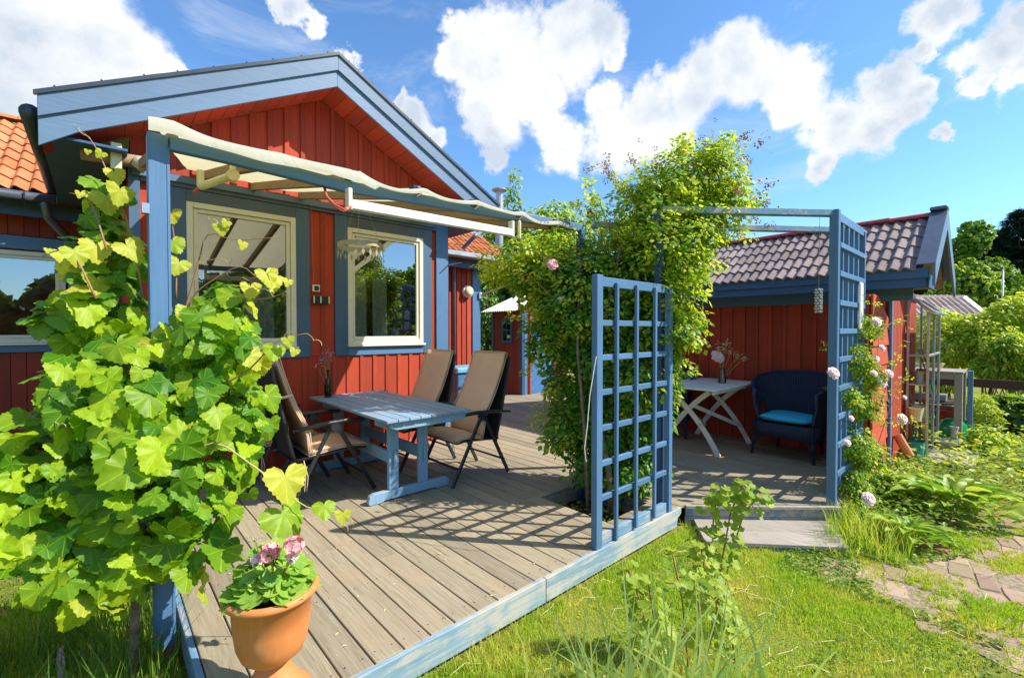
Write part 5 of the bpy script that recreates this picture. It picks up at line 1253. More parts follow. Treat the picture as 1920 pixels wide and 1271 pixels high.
for (px, py, qx, qy) in ((1290, 560, 1130, 420), (1240, 700, 1200, 380), (1200, 520, 1420, 370), (1250, 500, 1390, 280), (1240, 480, 1330, 270), (1200, 470, 1150, 330), (1180, 440, 1210, 300), (1280, 420, 1440, 390), (1270, 450, 1400, 440), (1130, 470, 1080, 380), (1060, 500, 960, 470), (1040, 560, 900, 500),
                         (1230, 560, 1310, 620), (1260, 620, 1300, 690), (1050, 720, 1000, 790), (1060, 650, 985, 700), (1050, 600, 960, 600), (1160, 470, 1095, 340), (1300, 340, 1375, 268), (1230, 360, 1290, 268), (1260, 480, 1350, 500)):
    mx, my = (px + qx) / 2 + random.uniform(-15, 15), (py + qy) / 2 - random.uniform(8, 35); cane([(px, py), (mx, my), (qx, qy)], 4.2, 4.2 + random.uniform(-.3, .3), 0.005, 26)
thin = []
for (px, py, qx, qy) in ((1180, 350, 1100, 310), (1190, 380, 1140, 330), (1150, 400, 1105, 395), (1370, 300, 1395, 252), (1380, 310, 1430, 262), (1390, 340, 1440, 345), (1400, 370, 1440, 380), (1340, 290, 1320, 270), (1240, 330, 1235, 300), (1160, 350, 1135, 305), (1200, 330, 1180, 300), (1390, 400, 1440, 420), (1440, 400, 1380, 440)):
    sm = cane([(px, py), ((px + qx) / 2 + random.uniform(-8, 8), (py + qy) / 2 - 8), (qx, qy)], 4.2, 4.3, 0.0028, 0); thin += [sm[-1] + Vector([random.gauss(0, .03) for _ in range(3)]) for _ in range(9)] + [random.choice(sm) for _ in range(4)]
part('canes', canes, 'stem_red', rose, kind='stuff')
for sm_, r0 in (([(3.42, 2.42, GZ), (3.40, 2.45, 0.3), (3.30, 2.5, 0.8), (3.35, 2.5, 1.5), (3.5, 2.4, 2.3)], 0.032), ([(3.3, 2.6, GZ), (3.25, 2.6, 0.6), (3.2, 2.65, 1.4), (3.3, 2.7, 2.2)], 0.018)):
    part('trunk', MB().tube(sm_, [r0, r0 * .9, r0 * .75, r0 * .6, r0 * .45][:len(sm_)], 9), 'bark', rose, smooth=True)
def sprigs(name, Pl, size, m, parent, kind='leaflet', jit=0.8):
    P_ = np.array([tuple(p) for p in Pl]); n = len(P_); return scatter(name, kind, P_, np.array([0, 0, .5]) + SUNV * .5 + rnd_unit(n) * jit, np.tile([[0, 0, -0.8]], (n, 1)) + rnd_unit(n), size * rng.uniform(.7, 1.3, n), m, parent)
sprigs('cane_sprigs', P2, 0.10, 'rose_leaf_lit', rose); sprigs('bronze_sprigs', thin, 0.06, 'bronze_leaf', rose)
sprigs('bronze_tips', [atd(1330 + random.gauss(0, 45), 310 + random.gauss(0, 25), 4.1 + random.gauss(0, .1)) for _ in range(110)], 0.05, 'bronze_leaf', rose)
for (px, py, D, r, m) in ((1036, 495, 4.0, .048, 'petal_pink'), (1384, 356, 4.0, .040, 'petal_pink'), (1118, 567, 3.6, .022, 'petal_deep'), (1362, 312, 4.1, .024, 'petal_pink'), (1050, 560, 4.1, .02, 'petal_pale'), (1154, 535, 3.7, .014, 'petal_deep'), (1425, 338, 4.2, .016, 'petal_deep')):
    bloom('bloom', rose, atd(px, py, D), r, m, 4, face=(-0.5, -0.7, 0.3))
hm = MB()
for k in range(14):
    p = atd(1440 + random.gauss(0, 10), 370 + random.gauss(0, 22), 4.25); hm.lathe([(0, -.012), (.009, 0), (0, .012)], 6, p, caps=False)
part('hips', hm, 'bronze_leaf', rose, kind='stuff')

# ---- pink rose at the arch side trellis
r2 = thing('shrub_rose', 'pink flowering rose climbing the arch side trellis before the red screen', 'rose bush', (5.4, 0.9, GZ))
SB = [rb(1605, 670, 4.5, 30), rb(1615, 750, 4.5, 32), rb(1605, 830, 4.4, 32), rb(1598, 900, 4.3, 28), rb(1630, 610, 4.6, 20), rb(1635, 700, 4.5, 20), rb(1625, 850, 4.6, 30), rb(1590, 740, 4.3, 20), rb(1655, 900, 4.7, 28), rb(1600, 950, 4.1, 20)]
foliage('dark_sprigs', 'leaflet', SB, 650, 0.09, 'rose_leaf', r2, shell=0.1); foliage('lit_sprigs', 'leaflet', SB, 750, 0.085, 'rose_leaf_lit', r2, shell=0.5)
canes = MB(); P2 = []
for (px, py, qx, qy) in ((1610, 980, 1600, 700), (1625, 960, 1650, 600), (1600, 900, 1560, 720), (1640, 850, 1700, 700), (1650, 760, 1700, 640), (1620, 700, 1640, 570), (1650, 800, 1720, 800), (1590, 700, 1545, 640), (1640, 640, 1695, 600)):
    cane([(px, py), ((px + qx) / 2, (py + qy) / 2 - 12), (qx, qy)], 4.4, 4.5, 0.004, 12)
part('canes', canes, 'stem_red', r2, kind='stuff'); sprigs('cane_sprigs', P2, 0.06, 'rose_leaf_lit', r2)
for (px, py, D, r) in ((1564, 699, 3.95, .050), (1645, 603, 4.4, .045), (1655, 652, 4.4, .03), (1643, 672, 4.4, .035), (1655, 717, 4.4, .045), (1668, 700, 4.4, .04), (1630, 935, 3.9, .055), (1693, 785, 4.5, .05), (1597, 784, 4.1, .025), (1590, 830, 4.1, .03), (1697, 745, 4.6, .022), (1640, 700, 4.3, .03)):
    bloom('bloom', r2, atd(px, py, D), r, 'petal_pale', 4, face=(-0.5, -0.7, 0.35))

# ================================================================== SHRUBS, HOSTAS, GRASS IN THE FOREGROUND
def leafy_shrub(name, label, stems, D, leaves, me, smin, smax, group=None, spread=0.05):
    base = atz(stems[0][0][0], stems[0][0][1], GZ) if stems[0][0][1] < 1260 else atd(stems[0][0][0], stems[0][0][1], D)
    t = thing(name, label, 'shrub', (base.x, base.y, GZ), group=group); cm = MB(); allp = []
    for path in stems:
        pp = [atd(x, y, D + random.uniform(-.05, .05)) for x, y in path]; sm = []
        for i in range(len(pp) - 1):
            for k in range(6): sm.append(pp[i].lerp(pp[i+1], k / 6))
        sm.append(pp[-1]); part('stem', MB().tube(sm[::3] + [sm[-1]], 0.004, 5), 'stem_red', t, smooth=True); allp.append(sm)
    for k in range(leaves):
        sm = random.choice(allp); i = int(len(sm) * (0.12 + 0.88 * random.random() ** 0.8)); i = min(i, len(sm) - 1); f = i / len(sm)
        a = random.uniform(0, 6.283); o = Vector((math.cos(a), math.sin(a), random.uniform(-.4, .5))) * random.uniform(0.3, 1) * spread * (1.3 - 0.7 * f); p = sm[i] + o
        place_leaf(t, me, p, o.normalized() * 0.5 + toC(p) * 0.3 + SUN * 0.4 + Vector((random.gauss(0, .3), random.gauss(0, .3), 0.5)), o.normalized() + Vector((0, 0, -0.8)), random.uniform(smin, smax))
    return t
LS = leaf_mesh('round', 'shrub_leaf')
leafy_shrub('currant_shrub', 'tall yellow-green currant shoot standing before the wooden step', [[(1340, 1190), (1352, 1060), (1370, 960), (1395, 905)], [(1335, 1190), (1335, 1060), (1338, 960), (1352, 915)], [(1345, 1180), (1368, 1050), (1395, 960), (1428, 925)], [(1338, 1180), (1320, 1060), (1310, 1000)]], 2.35, 230, LS, 0.034, 0.066, spread=0.075)
leafy_shrub('currant_shrub', 'middle leafy currant shoot low in the lawn behind the long grass', [[(1290, 1250), (1280, 1130), (1262, 1040)], [(1310, 1250), (1310, 1140), (1300, 1075)], [(1320, 1240), (1345, 1160), (1340, 1090)], [(1380, 1250), (1370, 1180), (1360, 1150)]], 2.1, 120, LS, 0.036, 0.066, spread=0.085)
leafy_shrub('currant_shrub', 'leftmost small currant shoot in the lawn near the deck edge', [[(1225, 1250), (1205, 1140), (1180, 1070)], [(1240, 1250), (1225, 1150), (1215, 1090)]], 1.95, 66, LS, 0.036, 0.062, spread=0.075)
LH = leaf_mesh('hosta', 'hosta_leaf')
def hosta(label, base, n, r, smin, smax):
    t = thing('hosta', label, 'hosta', (base.x, base.y, GZ), group='hostas along the bed')
    for k in range(n):
        a = k * 2.39996 + random.uniform(-.2, .2); f = (k + 1) / n; el = 1.15 - 0.95 * f + random.uniform(-.1, .1); d = Vector((math.cos(a) * math.cos(el), math.sin(a) * math.cos(el), math.sin(el)))
        p = Vector((base.x, base.y, GZ + 0.03)) + d * r * (0.30 + 0.55 * f); place_leaf(t, LH, p, Vector((-d.x * d.z, -d.y * d.z, 1 - d.z * d.z)) + Vector((0, 0, .3)) + Vector((random.gauss(0, .15), random.gauss(0, .15), 0)), d + Vector((0, 0, -0.25)), random.uniform(smin, smax))
    return t
hosta('large hosta with broad leaves arching over the paving', atz(1790, 965, GZ), 84, 0.46, 0.15, 0.25)
hosta('small hosta in front of the large one at the paving edge', atz(1700, 1020, GZ), 38, 0.22, 0.12, 0.19)
hosta('hosta between the rose and the large hosta', atz(1690, 930, GZ), 50, 0.34, 0.12, 0.20)

# blades: long pale grass tuft in the foreground
def blade_mb(p, q, bend, w):
    p = Vector(p); q = Vector(q); n = 7; d = q - p; sd = d.cross(toC(p)); sd = sd.normalized(); V = []; F = []
    for i in range(n + 1):
        t = i / n; c = p + d * t + Vector(bend) * (t * t) ; ww = w * (1 - t ** 1.8) * 0.5 + 0.0004; V += [c - sd * ww, c + sd * ww + Vector((0, 0, ww * 0.3))]
    for i in range(n): F.append((2*i, 2*i+1, 2*i+3, 2*i+2))
    return MB().add(V, F)
tuft = thing('grass_tuft', 'tuft of long arching pale green grass blades in the near lawn', 'grass tuft', tuple(atd(1250, 1330, 1.75)))
for k in range(105):
    bx_ = random.gauss(1230, 120); D = random.uniform(1.45, 1.95); b0_ = atd(bx_, 1340, D); 
    top = atd(bx_ + random.gauss(0, 70), random.uniform(1060, 1230), D + random.uniform(-.1, .1))
    part('blade', blade_mb(b0_, top, (random.gauss(0, .09), random.gauss(0, .09), -random.uniform(0, .13)), random.uniform(.004, .013)), 'reed_blade', tuft, smooth=True)

# lawn: grass blades, denser near the camera
def grass(name, n, region, hmin, hmax, m, wmin=0.0016, wmax=0.0032, lean=0.5):
    P = []
    while sum(len(a) for a in P) < n:
        q = rng.random((n * 3, 2)); x = region[0] + (region[1] - region[0]) * q[:, 0]; y = region[2] + (region[3] - region[2]) * q[:, 1]
        ok = region[4](x, y); P.append(np.stack([x[ok], y[ok]], 1))
    P = np.concatenate(P)[:n]; h = rng.uniform(hmin, hmax, n) * (0.75 + 0.5 * (np.sin(P[:, 0] * 5.1) * np.sin(P[:, 1] * 4.3 + 1))); a = rng.uniform(0, 2 * np.pi, n); l = rng.uniform(0.1, lean, n) * h; wd = rng.uniform(wmin, wmax, n)
    fx, fy = np.cos(a), np.sin(a); b = rng.uniform(0, 2 * np.pi, n); sx, sy = np.cos(b), np.sin(b); V = np.zeros((n, 5, 3))
    V[:, 0] = np.stack([P[:, 0] - sx * wd, P[:, 1] - sy * wd, np.full(n, GZ)], 1); V[:, 1] = np.stack([P[:, 0] + sx * wd, P[:, 1] + sy * wd, np.full(n, GZ)], 1)
    V[:, 2] = np.stack([P[:, 0] + sx * wd * .8 + fx * l * .35, P[:, 1] + sy * wd * .8 + fy * l * .35, GZ + h * .6], 1); V[:, 3] = np.stack([P[:, 0] - sx * wd * .8 + fx * l * .35, P[:, 1] - sy * wd * .8 + fy * l * .35, GZ + h * .6], 1)
    V[:, 4] = np.stack([P[:, 0] + fx * l, P[:, 1] + fy * l, GZ + h], 1); me = bpy.data.meshes.new(name); me.vertices.add(n * 5); me.vertices.foreach_set('co', V.astype(np.float32).ravel())
    lp_ = (np.array([0, 1, 2, 3, 3, 2, 4])[None] + (np.arange(n) * 5)[:, None]).ravel(); st_ = (np.array([0, 4])[None] + (np.arange(n) * 7)[:, None]).ravel(); me.loops.add(len(lp_)); me.loops.foreach_set('vertex_index', lp_.astype(np.int32))
    me.polygons.add(2 * n); me.polygons.foreach_set('loop_start', st_.astype(np.int32)); me.polygons.foreach_set('loop_total', np.tile([4, 3], n).astype(np.int32)); me.materials.append(MATS[m]); me.update(); me.validate()
    o = bpy.data.objects.new(name, me); link(o); o['kind'] = 'stuff'; return o
path_px = [(1500, 1062), (1610, 1040), (1700, 1060), (1760, 1010), (1920, 965), (2100, 1000), (2100, 1320), (1900, 1262), (1700, 1150), (1560, 1095)]
PP = [atz(x, y, GZ) for x, y in path_px]
def in_path(x, y):
    c = np.zeros(np.shape(x), bool); n = len(PP)
    for i in range(n):
        a, b = PP[i], PP[(i + 1) % n]; cond = ((a.y > y) != (b.y > y)) & (x < (b.x - a.x) * (y - a.y) / ((b.y - a.y) or 1e-9) + a.x); c ^= cond
    return c
def in_deck(x, y): return ((x > 0.29) & (x < 3.80) & (y > 1.94)) | ((x >= 3.80) & (y > 1.97 - (x - 3.84) * 0.97))
def lawn(x, y):
    k = 0.16 + 0.10 * np.sin(x * 9 + y * 5); return ~in_deck(x, y) & ~(in_path(x, y) & in_path(x - k * .2, y + k) & in_path(x + k, y - k * .2) & in_path(x - k, y))
def near(x0, x1, y0, y1): return (x0, x1, y0, y1, lawn)
tag(grass('lawn_grass', 120000, near(0.9, 3.9, 0.1, 1.94), 0.016, 0.050, 'grass_blade', 0.0010, 0.0022, 0.9))
grass('long_grass', 7000, near(0.9, 4.2, 0.1, 1.94), 0.04, 0.095, 'grass_blade', 0.0013, 0.0024, 0.9)
grass('lawn_grass', 45000, near(-1.5, 0.30, 2.0, 4.2), 0.03, 0.07, 'grass_blade', 0.0014, 0.003)
grass('lawn_grass', 40000, near(3.4, 6.5, -0.9, 1.2), 0.015, 0.045, 'grass_blade', 0.0014, 0.003, 0.9)
grass('lawn_grass', 30000, near(-4, 0.25, 4.0, 8.2), 0.03, 0.08, 'grass_dark', 0.0025, 0.005)
grass('tall_grass', 2600, (-0.9, 0.27, 2.2, 3.6, lawn), 0.12, 0.42, 'grass_dark', 0.002, 0.004, 0.6)
grass('tall_grass', 1500, (0.9, 3.8, 1.80, 1.945, lawn), 0.04, 0.12, 'grass_blade', 0.0012, 0.0025, 0.9)
grass('tall_grass', 900, (4.1, 5.4, 0.5, 1.05, lawn), 0.08, 0.30, 'grass_blade', 0.002, 0.004, 0.7)
grass('path_grass', 42000, (3.3, 7.0, -1.2, 1.3, lambda x, y: in_path(x, y) & (np.sin(x * 7.3 + 2 * np.sin(y * 5)) * np.sin(y * 9.1 + x) + 0.8 * np.sin(x * 31 + 3 * np.sin(y * 17)) * np.sin(y * 37 + 2 * np.sin(x * 13)) + rng.normal(size=np.shape(x)) * 0.40 > 0.50)), 0.010, 0.045, 'grass_blade', 0.0014, 0.003, 0.9)
def carpet(name, kind, n, region, size, m, h=0.03):
    q = rng.random((n * 3, 2)); x = region[0] + (region[1] - region[0]) * q[:, 0]; y = region[2] + (region[3] - region[2]) * q[:, 1]; ok = region[4](x, y); P = np.stack([x[ok], y[ok], GZ + rng.uniform(.004, h, ok.sum())], 1)[:n]; k = len(P)
    return scatter(name, kind, P, np.array([0, 0, 1.0]) + rnd_unit(k) * .5, rnd_unit(k), size * rng.uniform(.6, 1.3, k), m)
clump_f = lambda x, y: lawn(x, y) & (np.sin(x * 3.1 + 1.5) * np.sin(y * 4.7 + x) > 0.15)
carpet('clover', 'round', 6000, (1.2, 5.5, -0.3, 1.94, clump_f), 0.016, 'weed_leaf', 0.035)
carpet('clover', 'round', 2500, (3.6, 6.5, 0.0, 1.15, lawn), 0.026, 'weed_leaf', 0.05)
carpet('bed_plants', 'oval', 2600, (4.9, 7.6, 0.15, 0.95, lambda x, y: ~in_path(x, y)), 0.055, 'weed_leaf', 0.20)
carpet('hole_weeds', 'oval', 220, (3.06, 3.6, 2.22, 2.92, lambda x, y: x > 0), 0.05, 'weed_leaf', 0.15)
# fallen straws
stw = MB()
for k in range(160):
    p = Vector((random.uniform(1.4, 5.2), random.uniform(0.1, 1.9), GZ + 0.03))
    if in_deck(np.array(p.x), np.array(p.y)): continue
    a = random.uniform(0, 6.28); L = random.uniform(.04, .20); stw.tube([p, p + Vector((math.cos(a) * L / 2, math.sin(a) * L / 2, .015)), p + Vector((math.cos(a + .3) * L, math.sin(a + .3) * L, 0))], 0.0014, 3)
s_ = part('straw', stw, 'petal_cream'); s_['kind'] = 'stuff'

# stone path: irregular pavers
pv = thing('path', None, None, (5.0, 0.3, GZ), kind='structure')
soilp = MB().add([(p.x, p.y, GZ + 0.005) for p in PP], [tuple(range(len(PP)))[::-1]]); part('path_soil', soilp, 'path_soil', pv)
ang = R(10); cnt = 0
def jit(i, j, k): return (math.sin(i * 127.1 + j * 311.7 + k * 74.7) * 43758.5453) % 1.0
def gp(i, j):           # a shared, wobbling lattice of joints, so neighbouring stones fit each other
    lx = i * 0.118 + (jit(i, j, 1) - .5) * 0.035 ; ly = j * 0.125 + (jit(i, j, 2) - .5) * 0.035
    return Vector((5.0 + lx * math.cos(ang) - ly * math.sin(ang), 0.0 + lx * math.sin(ang) + ly * math.cos(ang), 0))
for r in range(-12, 12):
    for c in range(-18, 20, 1):
        if (c + r) % 2: continue
        pts = [gp(c, r), gp(c + 1, r), gp(c + 2, r), gp(c + 2, r + 1), gp(c + 1, r + 1), gp(c, r + 1)]; cc = sum(pts, Vector()) / 6
        if not in_path(np.array(cc.x), np.array(cc.y)) or random.random() < (0.05 if bool(in_path(np.array(cc.x - .12), np.array(cc.y + .16))) and bool(in_path(np.array(cc.x - .2), np.array(cc.y))) else 0.35) or cnt > 290: continue
        pts = [cc + (p - cc) * random.uniform(0.90, 0.985) + Vector((0, 0, GZ - 0.03)) for p in pts]
        polyp('paver', pv, 'paver', pts, (random.uniform(-.002, .002), 0, 0.040 + random.uniform(-.006, .005)), 0.006); cnt += 1
for k, (px, py) in enumerate(((1655, 1005), (1735, 975), (1775, 978), (1740, 1030), (1620, 990))):
    p = atz(px, py, GZ); b = thing('edging_brick', ('edging brick %s' % ('half sunk beside the arch post', 'behind the small hosta', 'at the foot of the large hosta', 'lying loose in front of the small hosta', 'in the grass beside the step')[k]), 'brick', p, random.uniform(0, 3), 'red edging bricks round the bed')
    part('block', MB().box(-.12, .12, -.055, .055, -0.02, 0.045), 'brick_red', b, bevel=0.006, local=True)
sk = thing('wooden_stake', 'short grey wooden stake lying in grass left of the pergola post', 'stake', atz(110, 1240, GZ)); p = atz(112, 1215, GZ + .03); part('stick', MB().bar(p, atz(118, 1290, GZ + .03), 0.03, 0.02), 'grey_wood', sk)

# ================================================================== BEHIND: tool shed, trees, hedge, neighbours
sh = thing('tool_shed', 'small red shed with white corrugated roof, tiny window and blue door', 'shed', (8.3, 8.5, GZ))
SX, SY0, SY1, SX1 = 7.55, 7.95, 9.05, 9.2
swm = MB().poly([(SX, SY0 + .02, -0.15), (SX1, SY0 + .02, -0.15), (SX1, SY0 + .02, 2.55), (SX, SY0 + .02, 2.05)], (0, SY1 - SY0 - .02, 0)); sw = part('wall', swm, 'red_dark', sh)
for k in range(7): y = SY0 + 0.02 + 0.147 * k; board('siding_board', sw, 'red_dark', SX - 0.022, SX - 0.002, y + .002, y + 0.144, -0.1, 2.04)
board('trim_board', sh, 'navy_paint', SX - 0.04, SX + 0.03, SY0 - 0.03, SY0 + 0.05, -0.15, 2.05); board('trim_board', sh, 'navy_paint', SX - 0.04, SX + 0.03, SY1 - 0.05, SY1 + 0.02, -0.15, 2.05)
swd = part('window', MB().box(SX - 0.050, SX - 0.024, 8.28, 8.66, 1.25, 1.86), 'navy_paint', sh)
for (a, b, c, d2) in ((8.34, 8.455, 1.31, 1.55), (8.34, 8.455, 1.58, 1.80), (8.48, 8.60, 1.31, 1.55), (8.48, 8.60, 1.58, 1.80)): part('pane', MB().box(SX - 0.054, SX - 0.0505, a, b, c, d2), 'window_glass', swd)
part('door', MB().box(SX + 0.25, SX + 1.1, SY0 - 0.02, SY0 + 0.015, -0.1, 1.95), 'box_blue', sh)
board('trim_board', sh, 'blue_paint', SX + 0.04, SX + 0.14, SY0 - 0.03, SY0 + 0.016, -0.1, 2.0)
part('downpipe', MB().tube([(SX + 0.19, SY0 - 0.05, 2.0), (SX + 0.19, SY0 - 0.05, -0.1)], 0.035, 10), 'red_paint', sh)
V = []; F = []; n = 64
for i in range(n + 1):
    y = SY0 - 0.12 + (SY1 - SY0 + 0.25) * i / n; dz = 0.014 * math.sin(i * 1.57); V += [(SX - 0.30, y, 2.03 + dz), (SX + 0.85, y, 2.48 + dz), (SX1 + .2, y, 2.2 + dz)]
for i in range(n): F += [(3*i, 3*i+3, 3*i+4, 3*i+1), (3*i+1, 3*i+4, 3*i+5, 3*i+2)]
part('corrugated_roof', MB().add(V, F), 'white_metal', sh)

def tree(name, label, cat, base, h, crown, kind, n, size, m, trunk_r=0.15, group=None, lit=None, limbs=6):
    t = thing(name, label, cat, (base[0], base[1], base[2]), group=group); bl = [(base[0] + c[0], base[1] + c[1], base[2] + c[2], c[3], c[3], c[4]) for c in crown]
    part('trunk', MB().tube([(base[0], base[1], base[2]), (base[0] + .05 * h * .1, base[1], base[2] + h * .45), (base[0], base[1] + .02 * h, base[2] + h * .85)], [trunk_r, trunk_r * .7, trunk_r * .2], 8), 'bark', t, smooth=True)
    lm_ = MB()
    for k in range(limbs):
        b = random.choice(bl); z0 = base[2] + h * random.uniform(.25, .6); lm_.tube([(base[0], base[1], z0), (b[0], b[1], b[2])], [trunk_r * .4, trunk_r * .1], 5)
    part('limbs', lm_, 'bark', t, kind='stuff')
    foliage('crown', kind, bl, n, size, m, t, shell=0.35, jit=0.9)
    if lit: foliage('crown', kind, bl, int(n * .45), size * .9, lit, t, shell=0.8, jit=0.8)
    return t
def rnd_crown(h, rad, n=12, base=0.3):
    out = []
    for k in range(n):
        z = h * (base + (1 - base) * (k + .5) / n); f = math.sin(math.pi * min(0.98, max(0.06, (z / h - base) / (1 - base) * .85 + .1))); a = random.uniform(0, 6.28); rr = rad * f * .55
        out.append((rr * math.cos(a), rr * math.sin(a), z, rad * (0.28 + .34 * f) * random.uniform(.7, 1.2), rad * (0.26 + .26 * f)))
    return out
def spruce(label, px, ptop, D, w):
    w *= 1.45
    p = atd(px, 600, D); top = CAMZ + (620 - ptop) * D / FPX; h = top - GZ; t = thing('spruce_tree', label, 'spruce', (p.x, p.y, GZ), group='spruces beyond the hedge')
    part('trunk', MB().tube([(p.x, p.y, GZ), (p.x, p.y, top)], [0.22, 0.02], 8), 'bark', t); P = []; dn_ = []
    nl = 34
    for L in range(nl):
        f = L / nl; z = GZ + h * (0.12 + 0.87 * f); r = w * (1 - f) ** 0.85 * random.uniform(.8, 1.1) + 0.12; nbch = int(12 + 12 * (1 - f))
        for b in range(nbch):
            a = random.uniform(0, 6.28); rl = r * random.uniform(.6, 1.1)
            for s in range(1, 8): q = s / 7; P.append((p.x + rl * q * math.cos(a), p.y + rl * q * math.sin(a), z - 0.25 * rl * q + 0.12 * rl * q * q)); dn_.append((math.cos(a), math.sin(a), -0.6))
    P = np.array(P); nn = len(P); scatter('crown', 'spray', P + rng.normal(size=P.shape) * .05, np.array([0, 0, 1.0]) + rnd_unit(nn) * .5, np.array(dn_) + rnd_unit(nn) * .4, 0.75 * rng.uniform(.6, 1.2, nn), 'spruce_needle', t)
spruce('tall dark spruce at the right edge of the picture', 1908, 388, 42, 3.4); spruce('dark spruce left of the tallest one, behind the flagpole', 1868, 425, 44, 3.0); spruce('wide dark spruce low behind the green birches', 1840, 495, 46, 3.2)
for lb, px, py, D, rad, m, lit in (('tall light green birch right of the outbuilding gable', 1818, 425, 40, 2.9, 'birch_leaf', 'birch_leaf'), ('rounded bright green tree below the birch crown', 1805, 500, 34, 2.4, 'birch_leaf', 'hedge_leaf'), ('yellow-green bushy tree beside the flagpole at the right edge', 1915, 548, 22, 1.7, 'birch_leaf', 'hedge_leaf'), ('shadowed green tree standing between the birch and spruces', 1845, 520, 38, 2.3, 'dark_leaf', 'dark_leaf')):
    p = atd(px, 600, D); top = CAMZ + (620 - py) * D / FPX; tree('birch_tree', lb, 'tree', (p.x, p.y, GZ), top - GZ, rnd_crown(top - GZ, rad, 14, 0.15), 'clump', 3200, 0.36 * D / 40, m, 0.12, 'trees beyond the hedge', lit)
# leafy tree tops behind the house
p = atd(1010, 600, 15); 
t0 = tree('fruit_tree', 'green tree with upright shoots rising behind the pergola end', 'tree', (p.x, p.y, GZ), 6.2, [(0, 0, 4.9, 1.1, 0.8), (1.0, -.7, 4.9, .8, .7), (-.9, .7, 5.0, .7, .7), (-0.65, .55, 5.7, .30, .75), (-0.6, .5, 6.5, .17, .6), (1.5, -1.2, 5.7, .3, .5), (0.4, -.4, 5.5, .6, .5), (2.2, -2.0, 5.0, .9, .6), (0.3, 0, 3.6, 1.3, 1.0)], 'oval', 5600, 0.17, 'birch_leaf', 0.10, None, 'hedge_leaf', limbs=3)
p = atd(915, 650, 13.5)
tree('garden_bush', 'green bush between the house wing and the small shed', 'bush', (p.x, p.y, GZ), 3.4, [(0, 0, 0.9, .8, .8), (.3, -.3, 1.8, .8, .8), (-.3, .3, 2.6, .7, .7), (1.4, -1.3, 2.2, 1.0, .9), (2.6, -2.2, 2.2, 1.1, 1.0)], 'oval', 5200, 0.13, 'dark_leaf', 0.05, None, 'birch_leaf')
p = atd(1480, 600, 20); tree('garden_tree', 'round tree top just showing above the outbuilding ridge', 'tree', (p.x, p.y, GZ), 5.9, [(0, 0, 5.0, 1.0, .8), (.6, -.6, 4.6, 1.1, .8)], 'clump', 1500, 0.22, 'birch_leaf', 0.1)

# hedge bushes and plants to the right
def bush(name, label, cat, blobs, kind, n, size, m, lit=None, group=None):
    b0_ = blobs[0]; t = thing(name, label, cat, (b0_[0], b0_[1], GZ), group=group); st_ = MB()
    for b in blobs[:6]:
        for k in range(3): st_.tube([(b0_[0] + random.gauss(0, .05), b0_[1] + random.gauss(0, .05), GZ), (b[0] + random.gauss(0, b[3] * .3), b[1] + random.gauss(0, b[3] * .3), b[2])], [0.012, 0.005], 5)
    part('stems', st_, 'bark', t, kind='stuff'); foliage('foliage', kind, blobs, n, size, m, t, shell=0.3, jit=0.9)
    if lit: foliage('foliage', kind, blobs, int(n * .7), size * .9, lit, t, shell=0.8, jit=0.8)
bush('hedge_bush', 'bright yellow-green bush right behind the potting bench', 'bush', [rb(1775, 650, 10.5, 45), rb(1760, 610, 10.8, 32), rb(1800, 615, 10.5, 30), rb(1765, 700, 10.5, 35), rb(1740, 650, 10.6, 28)], 'oval', 2200, 0.11, 'hedge_leaf', 'hedge_leaf', 'bushes along the right hedge')
bush('hedge_bush', 'tall yellow-green bush with a pointed top beneath the flagpole', 'bush', [rb(1850, 640, 10, 45), rb(1885, 600, 10, 34), rb(1895, 572, 10, 16), rb(1830, 620, 10.2, 32), rb(1870, 680, 9.8, 36), rb(1920, 590, 10, 40)], 'oval', 2800, 0.12, 'hedge_leaf', 'hedge_leaf', 'bushes along the right hedge')
bush('hedge_bush', 'darker bush with reddish patches at the right edge of the hedge', 'bush', [rb(1905, 665, 9, 42), rb(1860, 690, 9.2, 26), rb(1940, 700, 9, 45), rb(1880, 650, 9, 25)], 'oval', 2000, 0.11, 'birch_leaf', 'hedge_leaf', 'bushes along the right hedge')
bush('rhubarb', 'dark broad-leaved plant before the fence at the right edge', 'plant', [rb(1890, 780, 7.6, 40), rb(1925, 800, 7.4, 45), rb(1870, 810, 7.5, 26)], 'round', 420, 0.16, 'dark_leaf', 'birch_leaf')
bush('peony_bush', 'bushy green perennial below the potting bench beside the path', 'plant', [rb(1840, 860, 6.4, 36), rb(1870, 880, 6.2, 30), rb(1815, 840, 6.6, 22), rb(1850, 820, 6.5, 24)], 'oval', 1100, 0.085, 'hedge_leaf', 'birch_leaf')
bush('perennial_clump', 'feathery light perennial clump at the far right path edge', 'plant', [rb(1900, 920, 5.6, 42), rb(1935, 900, 5.6, 40), rb(1880, 945, 5.5, 22)], 'leaflet', 900, 0.09, 'rose_leaf_lit', 'birch_leaf')
bush('perennial_clump', 'yellow-green perennials flowering between the bench and the right edge', 'plant', [rb(1895, 845, 7, 28), rb(1850, 780, 7.4, 22), rb(1835, 755, 7.6, 18)], 'leaflet', 700, 0.10, 'rose_leaf_lit', 'hedge_leaf')
bush('small_shrub', 'small green shrub in front of the large hosta by the paving', 'shrub', [rb(1700, 905, 5.0, 38), rb(1735, 915, 5.0, 34), rb(1680, 880, 5.1, 24)], 'oval', 900, 0.055, 'birch_leaf', 'hedge_leaf')
carpet('bed_plants', 'oval', 3500, (7.0, 14.0, -2.5, 1.0, lambda x, y: y < 1.0), 0.10, 'hedge_leaf', 0.28)
carpet('ground_cover', 'oval', 2500, (6.0, 11.0, -1.2, 0.8, lambda x, y: ~in_path(x, y)), 0.06, 'weed_leaf', 0.12)

